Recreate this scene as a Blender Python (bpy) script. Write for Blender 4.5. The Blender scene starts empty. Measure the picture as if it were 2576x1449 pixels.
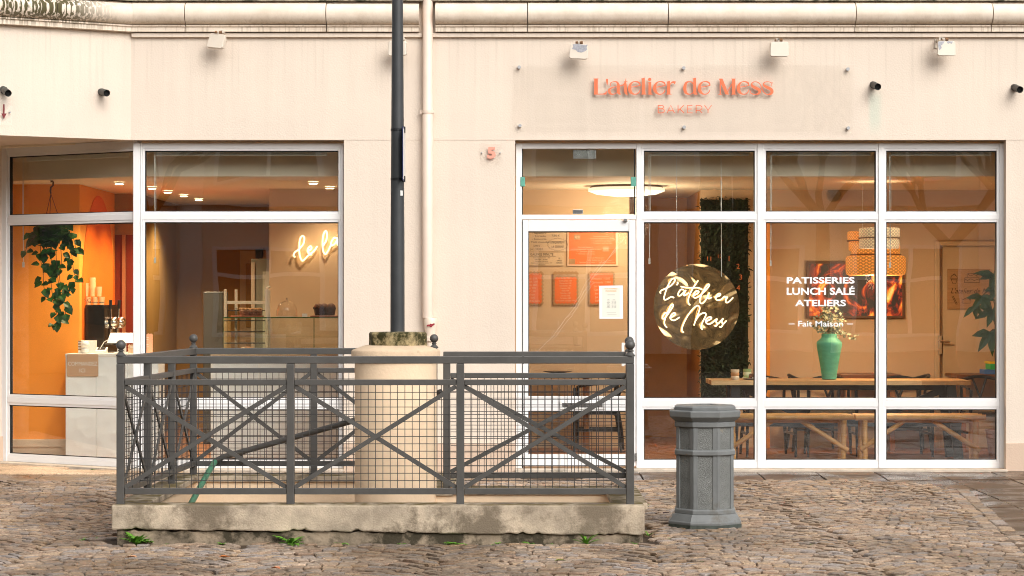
import bpy, math, random
from mathutils import Vector, Matrix
R = math.radians
SPOTW, PENDW, CEILW, NEONW = 96, 58, 40, .043      # watts of the lit lamps
random.seed(7)
sc = bpy.context.scene
COL = sc.collection

# ---------------------------------------------------------------- camera, sky, sun, exposure
cam_d = bpy.data.cameras.new("camera"); cam = bpy.data.objects.new("camera", cam_d); COL.objects.link(cam)
cam.location = (0, -20, 1.52); cam.rotation_euler = (R(90), 0, 0)
cam_d.lens = 79.1; cam_d.sensor_width = 36; cam_d.shift_y = 30.5 / 2576
cam_d.clip_start = .1; cam_d.clip_end = 2000
sc.camera = cam
SUN_EL, SUN_AZ = 36, 28          # light comes over the photographer's right shoulder
w = bpy.data.worlds.new("World"); sc.world = w; w.use_nodes = True
nt = w.node_tree; bg = nt.nodes['Background']
sky = nt.nodes.new('ShaderNodeTexSky'); sky.sky_type = 'NISHITA'; sky.sun_disc = False
sky.sun_elevation = R(SUN_EL); sky.sun_rotation = R(180 - SUN_AZ); sky.dust_density = 4; sky.air_density = 1.2
hs = nt.nodes.new('ShaderNodeHueSaturation'); hs.inputs['Saturation'].default_value = .18
nt.links.new(sky.outputs[0], hs.inputs['Color']); nt.links.new(hs.outputs[0], bg.inputs['Color'])
bg.inputs['Strength'].default_value = .15
sd = bpy.data.lights.new("sun", 'SUN'); sd.energy = .75; sd.angle = R(48); sd.color = (1, .95, .87)
so = bpy.data.objects.new("sun", sd); COL.objects.link(so)
so.rotation_euler = Vector((-math.sin(R(SUN_AZ)) * math.cos(R(SUN_EL)), math.cos(R(SUN_AZ)) * math.cos(R(SUN_EL)), -math.sin(R(SUN_EL)))).to_track_quat('-Z', 'Y').to_euler()
sc.view_settings.view_transform = 'Standard'; sc.view_settings.look = 'None'
sc.view_settings.exposure = 0.56; sc.view_settings.gamma = 1
sc.cycles.use_denoising = True; sc.cycles.filter_width = 1.0
sc.cycles.max_bounces = 8; sc.cycles.transparent_max_bounces = 40
sc.cycles.caustics_reflective = False; sc.cycles.caustics_refractive = False

# ---------------------------------------------------------------- survey: photo pixel (2576 wide) + depth Y -> metres
F = 5660.
def X(px, Y): return (px - 1288) * (20 + Y) / F
def Z(py, Y): return 1.52 - (py - 755) * (20 + Y) / F
def P(px, py, Y): return Vector((X(px, Y), Y, Z(py, Y)))

# ---------------------------------------------------------------- materials
MATS = {}
def nodes(name):
    m = bpy.data.materials.new(name); m.use_nodes = True
    t = m.node_tree
    return m, t, t.nodes['Principled BSDF'], t.nodes.new, t.links.new
def c4(c): return (c[0], c[1], c[2], 1)
def M(name, col, rough=.6, var=.12, scale=6, bump=0, bscale=80, metal=0, spec=.5, coat=0, stretch=(1, 1, 1), dark=None, darkpos=.6, rvar=.1):
    """plain procedural paint / stone / wood: two tones of noise, optional dark blotches, optional bump"""
    if name in MATS: return MATS[name]
    m, t, b, N, L = nodes(name)
    tc = N('ShaderNodeTexCoord'); mp = N('ShaderNodeMapping'); mp.inputs['Scale'].default_value = stretch
    L(tc.outputs['Object'], mp.inputs['Vector'])
    n = N('ShaderNodeTexNoise'); n.inputs['Scale'].default_value = scale; n.inputs['Detail'].default_value = 6; n.inputs['Roughness'].default_value = .65
    L(mp.outputs[0], n.inputs['Vector'])
    r = N('ShaderNodeValToRGB'); r.color_ramp.elements[0].position = .3; r.color_ramp.elements[1].position = .7
    r.color_ramp.elements[0].color = c4([max(0, x * (1 - var)) for x in col]); r.color_ramp.elements[1].color = c4([min(1, x * (1 + var)) for x in col])
    L(n.outputs['Fac'], r.inputs['Fac']); out = r.outputs[0]
    if dark:
        n2 = N('ShaderNodeTexNoise'); n2.inputs['Scale'].default_value = scale * .6; n2.inputs['Detail'].default_value = 8; n2.inputs['Roughness'].default_value = .7
        L(mp.outputs[0], n2.inputs['Vector'])
        r2 = N('ShaderNodeValToRGB'); r2.color_ramp.elements[0].position = darkpos; r2.color_ramp.elements[1].position = darkpos + .1
        r2.color_ramp.elements[0].color = (0, 0, 0, 1); r2.color_ramp.elements[1].color = (1, 1, 1, 1)
        L(n2.outputs['Fac'], r2.inputs['Fac'])
        mx = N('ShaderNodeMix'); mx.data_type = 'RGBA'; mx.inputs['B'].default_value = c4(dark)
        L(r2.outputs[0], mx.inputs['Factor']); L(out, mx.inputs['A']); out = mx.outputs['Result']
    L(out, b.inputs['Base Color'])
    mr = N('ShaderNodeMapRange'); mr.inputs['To Min'].default_value = max(0.02, rough - rvar); mr.inputs['To Max'].default_value = min(1, rough + rvar)
    L(n.outputs['Fac'], mr.inputs['Value']); L(mr.outputs[0], b.inputs['Roughness'])
    b.inputs['Metallic'].default_value = metal; b.inputs['Specular IOR Level'].default_value = spec; b.inputs['Coat Weight'].default_value = coat
    if bump:
        nb = N('ShaderNodeTexNoise'); nb.inputs['Scale'].default_value = bscale; nb.inputs['Detail'].default_value = 4
        L(mp.outputs[0], nb.inputs['Vector'])
        bp = N('ShaderNodeBump'); bp.inputs['Strength'].default_value = bump; bp.inputs['Distance'].default_value = .01
        L(nb.outputs['Fac'], bp.inputs['Height']); L(bp.outputs[0], b.inputs['Normal'])
    MATS[name] = m
    return m
def emit(name, col, s, base=(.8, .8, .8)):
    if name in MATS: return MATS[name]
    m, t, b, N, L = nodes(name)
    b.inputs['Base Color'].default_value = c4(base)
    b.inputs['Emission Color'].default_value = c4(col); b.inputs['Emission Strength'].default_value = s
    MATS[name] = m
    return m
def glass_mat(name, tint=(.93, .94, .92), refl=1.0, rough=0.0, ior=1.5):
    m = bpy.data.materials.new(name); m.use_nodes = True; t = m.node_tree; t.nodes.clear(); N, L = t.nodes.new, t.links.new
    o = N('ShaderNodeOutputMaterial'); mx = N('ShaderNodeMixShader'); tr = N('ShaderNodeBsdfTransparent'); g = N('ShaderNodeBsdfGlossy')
    tr.inputs[0].default_value = c4(tint); g.inputs['Roughness'].default_value = rough; g.inputs['Color'].default_value = (1, 1, 1, 1)
    # gentle waviness of float glass
    tc = N('ShaderNodeTexCoord'); nz = N('ShaderNodeTexNoise'); nz.inputs['Scale'].default_value = 1.3; nz.inputs['Detail'].default_value = 1
    L(tc.outputs['Object'], nz.inputs['Vector'])
    bp = N('ShaderNodeBump'); bp.inputs['Strength'].default_value = .12; bp.inputs['Distance'].default_value = .01
    L(nz.outputs['Fac'], bp.inputs['Height']); L(bp.outputs[0], g.inputs['Normal'])
    ge = N('ShaderNodeNewGeometry'); dt = N('ShaderNodeVectorMath'); dt.operation = 'DOT_PRODUCT'; L(ge.outputs['Normal'], dt.inputs[0]); L(ge.outputs['Incoming'], dt.inputs[1])
    ab = N('ShaderNodeMath'); ab.operation = 'ABSOLUTE'; L(dt.outputs['Value'], ab.inputs[0])
    sb = N('ShaderNodeMath'); sb.operation = 'SUBTRACT'; sb.inputs[0].default_value = 1; sb.use_clamp = True; L(ab.outputs[0], sb.inputs[1])
    pw = N('ShaderNodeMath'); pw.operation = 'POWER'; pw.inputs[1].default_value = 5; L(sb.outputs[0], pw.inputs[0])
    fr = N('ShaderNodeMath'); fr.operation = 'MULTIPLY_ADD'; fr.inputs[1].default_value = .957; fr.inputs[2].default_value = ((ior - 1) / (ior + 1)) ** 2; L(pw.outputs[0], fr.inputs[0])
    ml = N('ShaderNodeMath'); ml.operation = 'MULTIPLY'; ml.inputs[1].default_value = refl
    L(fr.outputs[0], ml.inputs[0]); L(ml.outputs[0], mx.inputs[0]); L(tr.outputs[0], mx.inputs[1]); L(g.outputs[0], mx.inputs[2]); L(mx.outputs[0], o.inputs[0])
    MATS[name] = m
    return m

def wall_mat(name, col, stains=True):
    """cream stucco: fine grain bump, faint rain streaks, the green run under the right-hand spout, algae on the left of the cornice"""
    m, t, b, N, L = nodes(name)
    g = N('ShaderNodeNewGeometry'); sp = N('ShaderNodeSeparateXYZ'); L(g.outputs['Position'], sp.inputs[0])
    mp = N('ShaderNodeMapping'); mp.inputs['Scale'].default_value = (9, 9, .35); L(g.outputs['Position'], mp.inputs['Vector'])
    st = N('ShaderNodeTexNoise'); st.inputs['Scale'].default_value = 1; st.inputs['Detail'].default_value = 5; L(mp.outputs[0], st.inputs['Vector'])
    bl = N('ShaderNodeTexNoise'); bl.inputs['Scale'].default_value = 1.1; bl.inputs['Detail'].default_value = 6; L(g.outputs['Position'], bl.inputs['Vector'])
    r1 = N('ShaderNodeValToRGB'); r1.color_ramp.elements[0].position = .35; r1.color_ramp.elements[1].position = .62
    r1.color_ramp.elements[0].color = c4([x * .972 for x in col]); r1.color_ramp.elements[1].color = c4(col)
    L(st.outputs['Fac'], r1.inputs['Fac'])
    r2 = N('ShaderNodeValToRGB'); r2.color_ramp.elements[0].position = .3; r2.color_ramp.elements[1].position = .7
    r2.color_ramp.elements[0].color = (.93, .93, .94, 1); r2.color_ramp.elements[1].color = (1, 1, 1, 1); L(bl.outputs['Fac'], r2.inputs['Fac'])
    mu = N('ShaderNodeMix'); mu.data_type = 'RGBA'; mu.blend_type = 'MULTIPLY'; mu.inputs['Factor'].default_value = 1
    L(r1.outputs[0], mu.inputs['A']); L(r2.outputs[0], mu.inputs['B']); out = mu.outputs['Result']
    def mth(op, a, bb):
        n = N('ShaderNodeMath'); n.operation = op; n.use_clamp = True
        for i, v in enumerate((a, bb)):
            if isinstance(v, (int, float)): n.inputs[i].default_value = v
            else: L(v, n.inputs[i])
        return n.outputs[0]
    def ramp(sock, a, bb):
        n = N('ShaderNodeMapRange'); n.interpolation_type = 'SMOOTHSTEP'; n.inputs['From Min'].default_value = a; n.inputs['From Max'].default_value = bb; L(sock, n.inputs['Value']); return n.outputs[0]
    if stains:
        # pale green run
        k = mth('MULTIPLY', ramp(sp.outputs['X'], 3.15, 3.2), ramp(sp.outputs['X'], 3.32, 3.24)); k = mth('MULTIPLY', k, ramp(sp.outputs['Z'], 3.42, 3.3)); k = mth('MULTIPLY', k, ramp(sp.outputs['Z'], 2.9, 3.15)); k = mth('MULTIPLY', k, .4)
        mx = N('ShaderNodeMix'); mx.data_type = 'RGBA'; mx.inputs['B'].default_value = (.45, .6, .5, 1); L(k, mx.inputs['Factor']); L(out, mx.inputs['A']); out = mx.outputs['Result']
        # dirt drips under the moulding
        mp2 = N('ShaderNodeMapping'); mp2.inputs['Scale'].default_value = (26, 26, .8); L(g.outputs['Position'], mp2.inputs['Vector'])
        dn = N('ShaderNodeTexNoise'); dn.inputs['Scale'].default_value = 1; dn.inputs['Detail'].default_value = 5; L(mp2.outputs[0], dn.inputs['Vector'])
        k = mth('MULTIPLY', ramp(dn.outputs['Fac'], .5, .72), ramp(sp.outputs['Z'], 3.1, 3.85)); k = mth('MULTIPLY', k, .17)
        mx = N('ShaderNodeMix'); mx.data_type = 'RGBA'; mx.inputs['B'].default_value = (.3, .24, .17, 1); L(k, mx.inputs['Factor']); L(out, mx.inputs['A']); out = mx.outputs['Result']
    L(out, b.inputs['Base Color']); b.inputs['Roughness'].default_value = .85; b.inputs['Specular IOR Level'].default_value = .25
    nb = N('ShaderNodeTexNoise'); nb.inputs['Scale'].default_value = 70; nb.inputs['Detail'].default_value = 6; L(g.outputs['Position'], nb.inputs['Vector'])
    nb2 = N('ShaderNodeTexNoise'); nb2.inputs['Scale'].default_value = 4; nb2.inputs['Detail'].default_value = 3; L(g.outputs['Position'], nb2.inputs['Vector'])
    ad = N('ShaderNodeMath'); ad.operation = 'ADD'; L(nb.outputs['Fac'], ad.inputs[0]); L(nb2.outputs['Fac'], ad.inputs[1])
    bp = N('ShaderNodeBump'); bp.inputs['Strength'].default_value = .45; bp.inputs['Distance'].default_value = .006
    L(ad.outputs[0], bp.inputs['Height']); L(bp.outputs[0], b.inputs['Normal'])
    MATS[name] = m
    return m
def cornice_mat():
    m, t, b, N, L = nodes('cornice_stone')
    g = N('ShaderNodeNewGeometry'); sp = N('ShaderNodeSeparateXYZ'); L(g.outputs['Position'], sp.inputs[0])
    mp = N('ShaderNodeMapping'); mp.inputs['Scale'].default_value = (38, 38, 2.5); L(g.outputs['Position'], mp.inputs['Vector'])
    st = N('ShaderNodeTexNoise'); st.inputs['Scale'].default_value = 1; st.inputs['Detail'].default_value = 6; st.inputs['Distortion'].default_value = .6; L(mp.outputs[0], st.inputs['Vector'])
    bl = N('ShaderNodeTexNoise'); bl.inputs['Scale'].default_value = 5; bl.inputs['Detail'].default_value = 9; bl.inputs['Roughness'].default_value = .7; L(g.outputs['Position'], bl.inputs['Vector'])
    r = N('ShaderNodeValToRGB'); r.color_ramp.elements[0].position = .32; r.color_ramp.elements[1].position = .62
    r.color_ramp.elements[0].color = (.70, .58, .46, 1); r.color_ramp.elements[1].color = (.82, .71, .59, 1); L(bl.outputs['Fac'], r.inputs['Fac'])
    def mr(s, a, bb, lo=0, hi=1):
        n = N('ShaderNodeMapRange'); n.interpolation_type = 'SMOOTHSTEP'; n.inputs['From Min'].default_value = a; n.inputs['From Max'].default_value = bb
        n.inputs['To Min'].default_value = lo; n.inputs['To Max'].default_value = hi; L(s, n.inputs['Value']); return n.outputs[0]
    def mul(a, bb):
        n = N('ShaderNodeMath'); n.operation = 'MULTIPLY'
        for i, v in enumerate((a, bb)):
            if isinstance(v, (int, float)): n.inputs[i].default_value = v
            else: L(v, n.inputs[i])
        return n.outputs[0]
    alg = mul(mul(mr(st.outputs['Fac'], .42, .52), mr(sp.outputs['X'], -3.4, -3.9)), mr(sp.outputs['Z'], 3.85, 4.02))
    mx = N('ShaderNodeMix'); mx.data_type = 'RGBA'; mx.inputs['B'].default_value = (.09, .075, .03, 1); L(alg, mx.inputs['Factor']); L(r.outputs[0], mx.inputs['A'])
    dr = mul(mul(mr(st.outputs['Fac'], .5, .64), mr(sp.outputs['Z'], 4.06, 3.9)), .38)
    m2 = N('ShaderNodeMix'); m2.data_type = 'RGBA'; m2.inputs['B'].default_value = (.3, .21, .12, 1); L(dr, m2.inputs['Factor']); L(mx.outputs['Result'], m2.inputs['A'])
    L(m2.outputs['Result'], b.inputs['Base Color']); b.inputs['Roughness'].default_value = .9
    bp = N('ShaderNodeBump'); bp.inputs['Strength'].default_value = .5; bp.inputs['Distance'].default_value = .01; L(bl.outputs['Fac'], bp.inputs['Height']); L(bp.outputs[0], b.inputs['Normal'])
    return m

# ---------------------------------------------------------------- mesh building
ORG = {}
class MB:
    def __init__(s): s.v = []; s.f = []; s.mi = []; s.m = 0; s.cols = None
    def add(s, vs, fs):
        o = len(s.v); s.v += [tuple(p) for p in vs]
        for f in fs: s.f.append([o + i for i in f]); s.mi.append(s.m)
        return s
    def box(s, x0, x1, y0, y1, z0, z1):
        if x0 > x1: x0, x1 = x1, x0
        if y0 > y1: y0, y1 = y1, y0
        if z0 > z1: z0, z1 = z1, z0
        return s.add([(x0, y0, z0), (x1, y0, z0), (x1, y1, z0), (x0, y1, z0), (x0, y0, z1), (x1, y0, z1), (x1, y1, z1), (x0, y1, z1)],
                     [(0, 3, 2, 1), (4, 5, 6, 7), (0, 1, 5, 4), (1, 2, 6, 5), (2, 3, 7, 6), (3, 0, 4, 7)])
    def bar(s, p, q, wd, ht, up=(0, 0, 1)):
        p, q = Vector(p), Vector(q); d = (q - p).normalized(); u = Vector(up); a = d.cross(u).normalized(); u = a.cross(d).normalized()
        vs = []
        for c in (p, q):
            for i, j in ((-1, -1), (1, -1), (1, 1), (-1, 1)): vs.append(c + a * (i * wd / 2) + u * (j * ht / 2))
        return s.add(vs, [(3, 2, 1, 0), (4, 5, 6, 7), (0, 1, 5, 4), (1, 2, 6, 5), (2, 3, 7, 6), (3, 0, 4, 7)])
    def tube(s, path, r, n=8, cap=True):
        path = [Vector(p) for p in path]; k = len(path); rs = r if isinstance(r, (list, tuple)) else [r] * k
        t0 = (path[1] - path[0]).normalized(); ref = Vector((0, 0, 1)) if abs(t0.z) < .9 else Vector((1, 0, 0))
        a = t0.cross(ref).normalized(); vs = []; fs = []
        for i, p in enumerate(path):
            t = (path[min(i + 1, k - 1)] - path[max(i - 1, 0)])
            t = t.normalized() if t.length > 1e-9 else t0
            a = (a - t * a.dot(t)); a = a.normalized() if a.length > 1e-6 else t.orthogonal().normalized()
            b = t.cross(a)
            for j in range(n):
                an = 2 * math.pi * j / n; vs.append(p + (a * math.cos(an) + b * math.sin(an)) * rs[i])
        for i in range(k - 1):
            for j in range(n):
                j2 = (j + 1) % n; fs.append((i * n + j, i * n + j2, (i + 1) * n + j2, (i + 1) * n + j))
        if cap: fs.append(tuple(range(n - 1, -1, -1))); fs.append(tuple((k - 1) * n + j for j in range(n)))
        return s.add(vs, fs)
    def lathe(s, prof, c=(0, 0, 0), n=24, ph=0, cap=True, sx=1, sy=1):
        vs = []; fs = []; k = len(prof)
        for r, z in prof:
            for j in range(n):
                an = 2 * math.pi * j / n + ph; vs.append((c[0] + r * sx * math.cos(an), c[1] + r * sy * math.sin(an), c[2] + z))
        for i in range(k - 1):
            for j in range(n):
                j2 = (j + 1) % n; fs.append((i * n + j, i * n + j2, (i + 1) * n + j2, (i + 1) * n + j))
        if cap: fs.append(tuple(range(n - 1, -1, -1))); fs.append(tuple((k - 1) * n + j for j in range(n)))
        return s.add(vs, fs)
    def ball(s, c, r, n=16, m=10, sz=1):
        return s.lathe([(max(1e-4, r * math.sin(math.pi * i / m)), -r * sz * math.cos(math.pi * i / m)) for i in range(m + 1)], c, n)
    def prism(s, poly, y0, y1):
        """outline in the XZ plane (list of (x, z)), extruded from y0 to y1"""
        a = sum(poly[i][0] * poly[(i + 1) % len(poly)][1] - poly[(i + 1) % len(poly)][0] * poly[i][1] for i in range(len(poly)))
        if a < 0: poly = poly[::-1]
        n = len(poly); vs = [(x, y0, z) for x, z in poly] + [(x, y1, z) for x, z in poly]
        return s.add(vs, [tuple(range(n)), tuple(range(2 * n - 1, n - 1, -1))] + [((i + 1) % n, i, n + i, n + (i + 1) % n) for i in range(n)])
    def slab(s, poly, z0, z1):
        """outline in plan (x, y), extruded z0..z1"""
        a = sum(poly[i][0] * poly[(i + 1) % len(poly)][1] - poly[(i + 1) % len(poly)][0] * poly[i][1] for i in range(len(poly)))
        if a < 0: poly = poly[::-1]
        n = len(poly); vs = [(x, y, z0) for x, y in poly] + [(x, y, z1) for x, y in poly]
        return s.add(vs, [tuple(range(n - 1, -1, -1)), tuple(range(n, 2 * n))] + [(i, (i + 1) % n, n + (i + 1) % n, n + i) for i in range(n)])
    def leaf(s, p, d, up, ln, wd, fold=.25, droop=.2):
        """a pointed leaf, 6 faces, folded along its rib"""
        d = Vector(d).normalized(); up = Vector(up); a = d.cross(up)
        a = a.normalized() if a.length > 1e-5 else d.orthogonal().normalized(); u = a.cross(d)
        p = Vector(p); rib = []; e1 = []; e2 = []
        for t, ww in ((0, .12), (.3, 1), (.65, .75), (1, .02)):
            c = p + d * (ln * t) - u * (droop * ln * t * t); rib.append(c)
            e1.append(c + a * (wd * .5 * ww) + u * (fold * wd * .5 * ww)); e2.append(c - a * (wd * .5 * ww) + u * (fold * wd * .5 * ww))
        vs = rib + e1 + e2; fs = []
        for i in range(3): fs += [(i, i + 1, 5 + i, 4 + i), (i + 1, i, 8 + i, 9 + i)]
        return s.add(vs, fs)
    def build(s, name, mat, parent=None, smooth=False, bev=0, org=None):
        me = bpy.data.meshes.new(name)
        if parent is not None: o3 = ORG[parent]
        elif org is not None: o3 = Vector(org)
        else:
            xs = [p[0] for p in s.v]; ys = [p[1] for p in s.v]; zs = [p[2] for p in s.v]
            o3 = Vector(((min(xs) + max(xs)) / 2, (min(ys) + max(ys)) / 2, min(zs)))
        me.from_pydata([(p[0] - o3[0], p[1] - o3[1], p[2] - o3[2]) for p in s.v], [], s.f); me.update()
        for mm in (mat if isinstance(mat, (list, tuple)) else [mat]): me.materials.append(mm)
        if any(s.mi): me.polygons.foreach_set('material_index', s.mi)
        if smooth:
            me.polygons.foreach_set('use_smooth', [True] * len(me.polygons))
            try: me.set_sharp_from_angle(angle=R(40))
            except Exception: pass
        if s.cols:
            ca = me.color_attributes.new('tone', 'FLOAT_COLOR', 'POINT'); ca.data.foreach_set('color', s.cols)
        ob = bpy.data.objects.new(name, me); COL.objects.link(ob)
        if parent is not None: ob.parent = parent
        else: ob.location = o3
        ORG[ob] = o3
        if bev:
            md = ob.modifiers.new('bevel', 'BEVEL'); md.width = bev; md.segments = 2; md.limit_method = 'ANGLE'; md.angle_limit = R(40)
        return ob
def tag(o, label, cat, group=None):
    o['label'] = label; o['category'] = cat
    if group: o['group'] = group
    return o
def thing(name, loc, label, cat, group=None):
    o = bpy.data.objects.new(name, None); COL.objects.link(o); o.location = loc; o.empty_display_size = .1; ORG[o] = Vector(loc)
    return tag(o, label, cat, group)
def kind(o, k): o['kind'] = k; return o
def dup(root, dloc, label=None, rz=0):
    def cp(o, par):
        c = o.copy(); COL.objects.link(c)
        if par: c.parent = par
        for ch in o.children: cp(ch, c)
        return c
    c = cp(root, None); c.location = root.location + Vector(dloc); c.rotation_euler = (0, 0, root.rotation_euler[2] + rz)
    if label: c['label'] = label
    return c
def text(mb, body, x0, x1, zb, zt, y, th=.002, bold=0, fit=True, shear=0):
    """lettering of the built-in font as thin solid letters facing -Y, fitted into a box"""
    cu = bpy.data.curves.new('lettering', 'FONT'); cu.body = body; cu.size = 1; cu.extrude = 0; cu.offset = bold; cu.shear = shear; cu.resolution_u = 3; cu.align_x = 'CENTER'; cu.space_line = 1.25
    ob = bpy.data.objects.new('lettering', cu); COL.objects.link(ob)
    dg = bpy.context.evaluated_depsgraph_get(); dg.update()
    me = bpy.data.meshes.new_from_object(ob.evaluated_get(dg))
    vs = [v.co.copy() for v in me.vertices]; fs = [tuple(p.vertices) for p in me.polygons]
    bpy.data.objects.remove(ob); bpy.data.curves.remove(cu); bpy.data.meshes.remove(me)
    a0 = min(v.x for v in vs); a1 = max(v.x for v in vs); b0 = min(v.y for v in vs); b1 = max(v.y for v in vs)
    sx = (x1 - x0) / (a1 - a0); sz = (zt - zb) / (b1 - b0)
    if not fit: sx = sz = min(sx, sz)
    n = len(vs)
    pts = [(x0 + (v.x - a0) * sx, zb + (v.y - b0) * sz) for v in vs]
    # front and back faces plus rims
    from collections import Counter
    ed = Counter()
    for f in fs:
        for i in range(len(f)): ed[(f[i], f[(i + 1) % len(f)])] += 1
    rim = [e for e in ed if (e[1], e[0]) not in ed]
    mb.add([(x, y - th, z) for x, z in pts] + [(x, y, z) for x, z in pts],
           [tuple(f) for f in fs] + [tuple(n + i for i in reversed(f)) for f in fs] + [(b, a, a + n, b + n) for a, b in rim])
    return mb
def ribbon(mb, pts, ws, y, th):
    """brush stroke in the XZ plane with a width at each point"""
    k = len(pts); l = []; r = []
    for i in range(k):
        a = pts[max(i - 1, 0)]; b = pts[min(i + 1, k - 1)]; dx, dz = b[0] - a[0], b[1] - a[1]; d = math.hypot(dx, dz) or 1
        nx, nz = -dz / d, dx / d; h = ws[i] / 2
        l.append((pts[i][0] + nx * h, pts[i][1] + nz * h)); r.append((pts[i][0] - nx * h, pts[i][1] - nz * h))
    vs = [(x, y - th, z) for x, z in l + r] + [(x, y, z) for x, z in l + r]; fs = []
    for i in range(k - 1):
        fs += [(i, k + i, k + i + 1, i + 1), (2 * k + i, 2 * k + i + 1, 3 * k + i + 1, 3 * k + i), (i, i + 1, 2 * k + i + 1, 2 * k + i), (k + i + 1, k + i, 3 * k + i, 3 * k + i + 1)]
    fs += [(0, 2 * k, 3 * k, k), (k - 1, 2 * k - 1, 4 * k - 1, 3 * k - 1)]
    mb.add(vs, fs)
def spline(pts, sub=5):
    """Catmull-Rom through the points"""
    pts = [Vector(p) for p in pts]; out = []
    for i in range(len(pts) - 1):
        p0 = pts[max(i - 1, 0)]; p1 = pts[i]; p2 = pts[i + 1]; p3 = pts[min(i + 2, len(pts) - 1)]
        for j in range(sub):
            t = j / sub
            out.append(.5 * ((2 * p1) + (p2 - p0) * t + (2 * p0 - 5 * p1 + 4 * p2 - p3) * t * t + (3 * p1 - p0 - 3 * p2 + p3) * t ** 3))
    out.append(pts[-1])
    return out
def lamp_light(name, loc, energy, col=(1, .72, .42), r=.05, parent=None, spot=None):
    l = bpy.data.lights.new(name, 'SPOT' if spot else 'POINT'); l.energy = energy; l.color = col; l.shadow_soft_size = r
    if spot: l.spot_size = R(spot); l.spot_blend = .7
    o = bpy.data.objects.new(name, l); COL.objects.link(o); o.location = loc
    if parent is not None: o.parent = parent; o.location = Vector(loc) - ORG[parent]
    return o

CREAM = (.765, .655, .545)
wallm = wall_mat('cream_stucco', CREAM)
basem = wall_mat('base_stucco', (.66, .50, .38), False)
stonem = cornice_mat()
white = M('white_aluminium', (.80, .79, .78), .35, .03, 3, dark=(.6, .55, .48), darkpos=.7)
whitep = M('white_plastic', (.8, .79, .76), .4, .03)
rubber = M('black_seal', (.01, .01, .011), .6, .1)
glass = glass_mat('window_glass', refl=1.9)          # double glazing: four reflecting faces
grey = M('grey_paint', (.074, .070, .064), .45, .14, 7, bump=.12, bscale=40, dark=(.15, .085, .05), darkpos=.67)
wire = M('galvanised_wire', (.035, .034, .034), .5, .2)
greyb = M('bin_grey_paint', (.165, .172, .17), .45, .16, 5, bump=.15, bscale=30, dark=(.12, .11, .09), darkpos=.57)
greyr = M('bin_rough_panel', (.165, .17, .16), .5, .18, 14, bump=.7, bscale=150, dark=(.26, .23, .17), darkpos=.62)
black = M('black_lacquer', (.012, .013, .015), .35, .2)
steel = M('brushed_steel', (.6, .6, .6), .25, .1, 10, metal=1)
chrome = M('chrome', (.75, .72, .68), .1, .05, metal=1)
orange = M('orange_wall_paint', (.90, .34, .05), .7, .05, 2, spec=.12)
deep = M('deep_orange_paint', (.85, .16, .012), .7, .06, 2, spec=.12)
redp = M('dark_red_paint', (.22, .03, .01), .6, .1, 2, spec=.15)
tan = M('tan_wall_paint', (.62, .445, .295), .75, .05, 1.5, bump=.08, bscale=120, spec=.15)
brown = M('brown_wall_paint', (.34, .20, .09), .7, .1, 2, spec=.15)
ceilm = M('warm_ceiling_paint', (.86, .76, .60), .8, .04, 2)
woodf = M('wood_floor', (.30, .125, .05), .5, .25, 3, spec=.3, stretch=(1, 12, 1))
ltwood = M('pale_acacia_wood', (.52, .30, .12), .4, .3, 4, stretch=(1.5, 14, 14))
brwood = M('brown_table_wood', (.17, .06, .02), .4, .25, 5, stretch=(2, 14, 14))
bamboo = M('bamboo_cane', (.50, .27, .09), .45, .22, 9, dark=(.28, .12, .035), darkpos=.64)
salmon = M('salmon_letter_paint', (.80, .17, .065), .4, .03)
pinkc = M('pink_card', (.78, .40, .26), .6, .05)
def mossy_top(m):
    # moss and dirt that settled on upward faces
    t = m.node_tree; b = t.nodes['Principled BSDF']; N, L = t.nodes.new, t.links.new; src = b.inputs['Base Color'].links[0].from_socket
    g = N('ShaderNodeNewGeometry'); sp = N('ShaderNodeSeparateXYZ'); L(g.outputs['True Normal'], sp.inputs[0])
    n = N('ShaderNodeTexNoise'); n.inputs['Scale'].default_value = 11; n.inputs['Detail'].default_value = 7; L(g.outputs['Position'], n.inputs['Vector'])
    r = N('ShaderNodeMapRange'); r.inputs['From Min'].default_value = .35; r.inputs['From Max'].default_value = .6; L(n.outputs['Fac'], r.inputs['Value'])
    k = N('ShaderNodeMapRange'); k.inputs['From Min'].default_value = .6; k.inputs['From Max'].default_value = .9; L(sp.outputs['Z'], k.inputs['Value'])
    mu = N('ShaderNodeMath'); mu.operation = 'MULTIPLY'; L(r.outputs[0], mu.inputs[0]); L(k.outputs[0], mu.inputs[1])
    mx = N('ShaderNodeMix'); mx.data_type = 'RGBA'; mx.inputs['B'].default_value = (.13, .095, .03, 1); L(mu.outputs[0], mx.inputs['Factor']); L(src, mx.inputs['A']); L(mx.outputs['Result'], b.inputs['Base Color'])
    return m
concrete = mossy_top(M('weathered_concrete', (.44, .36, .265), .9, .45, 4.0, bump=.5, bscale=90, dark=(.185, .145, .10), darkpos=.50))
concd = M('dark_wet_concrete', (.27, .21, .145), .85, .4, 6, bump=.9, bscale=30, dark=(.045, .035, .018), darkpos=.47)
peach = M('peach_render', (.84, .64, .44), .85, .08, 3, bump=.3, bscale=50, dark=(.45, .3, .18), darkpos=.72)
mossy = M('mossy_stone', (.40, .31, .16), .95, .4, 9, bump=.9, bscale=35, dark=(.035, .030, .004), darkpos=.43)
leafg = M('weed_leaf', (.13, .31, .03), .5, .35, 20)
leafd = M('pothos_leaf', (.016, .075, .008), .45, .5, 14, spec=.25)

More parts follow.
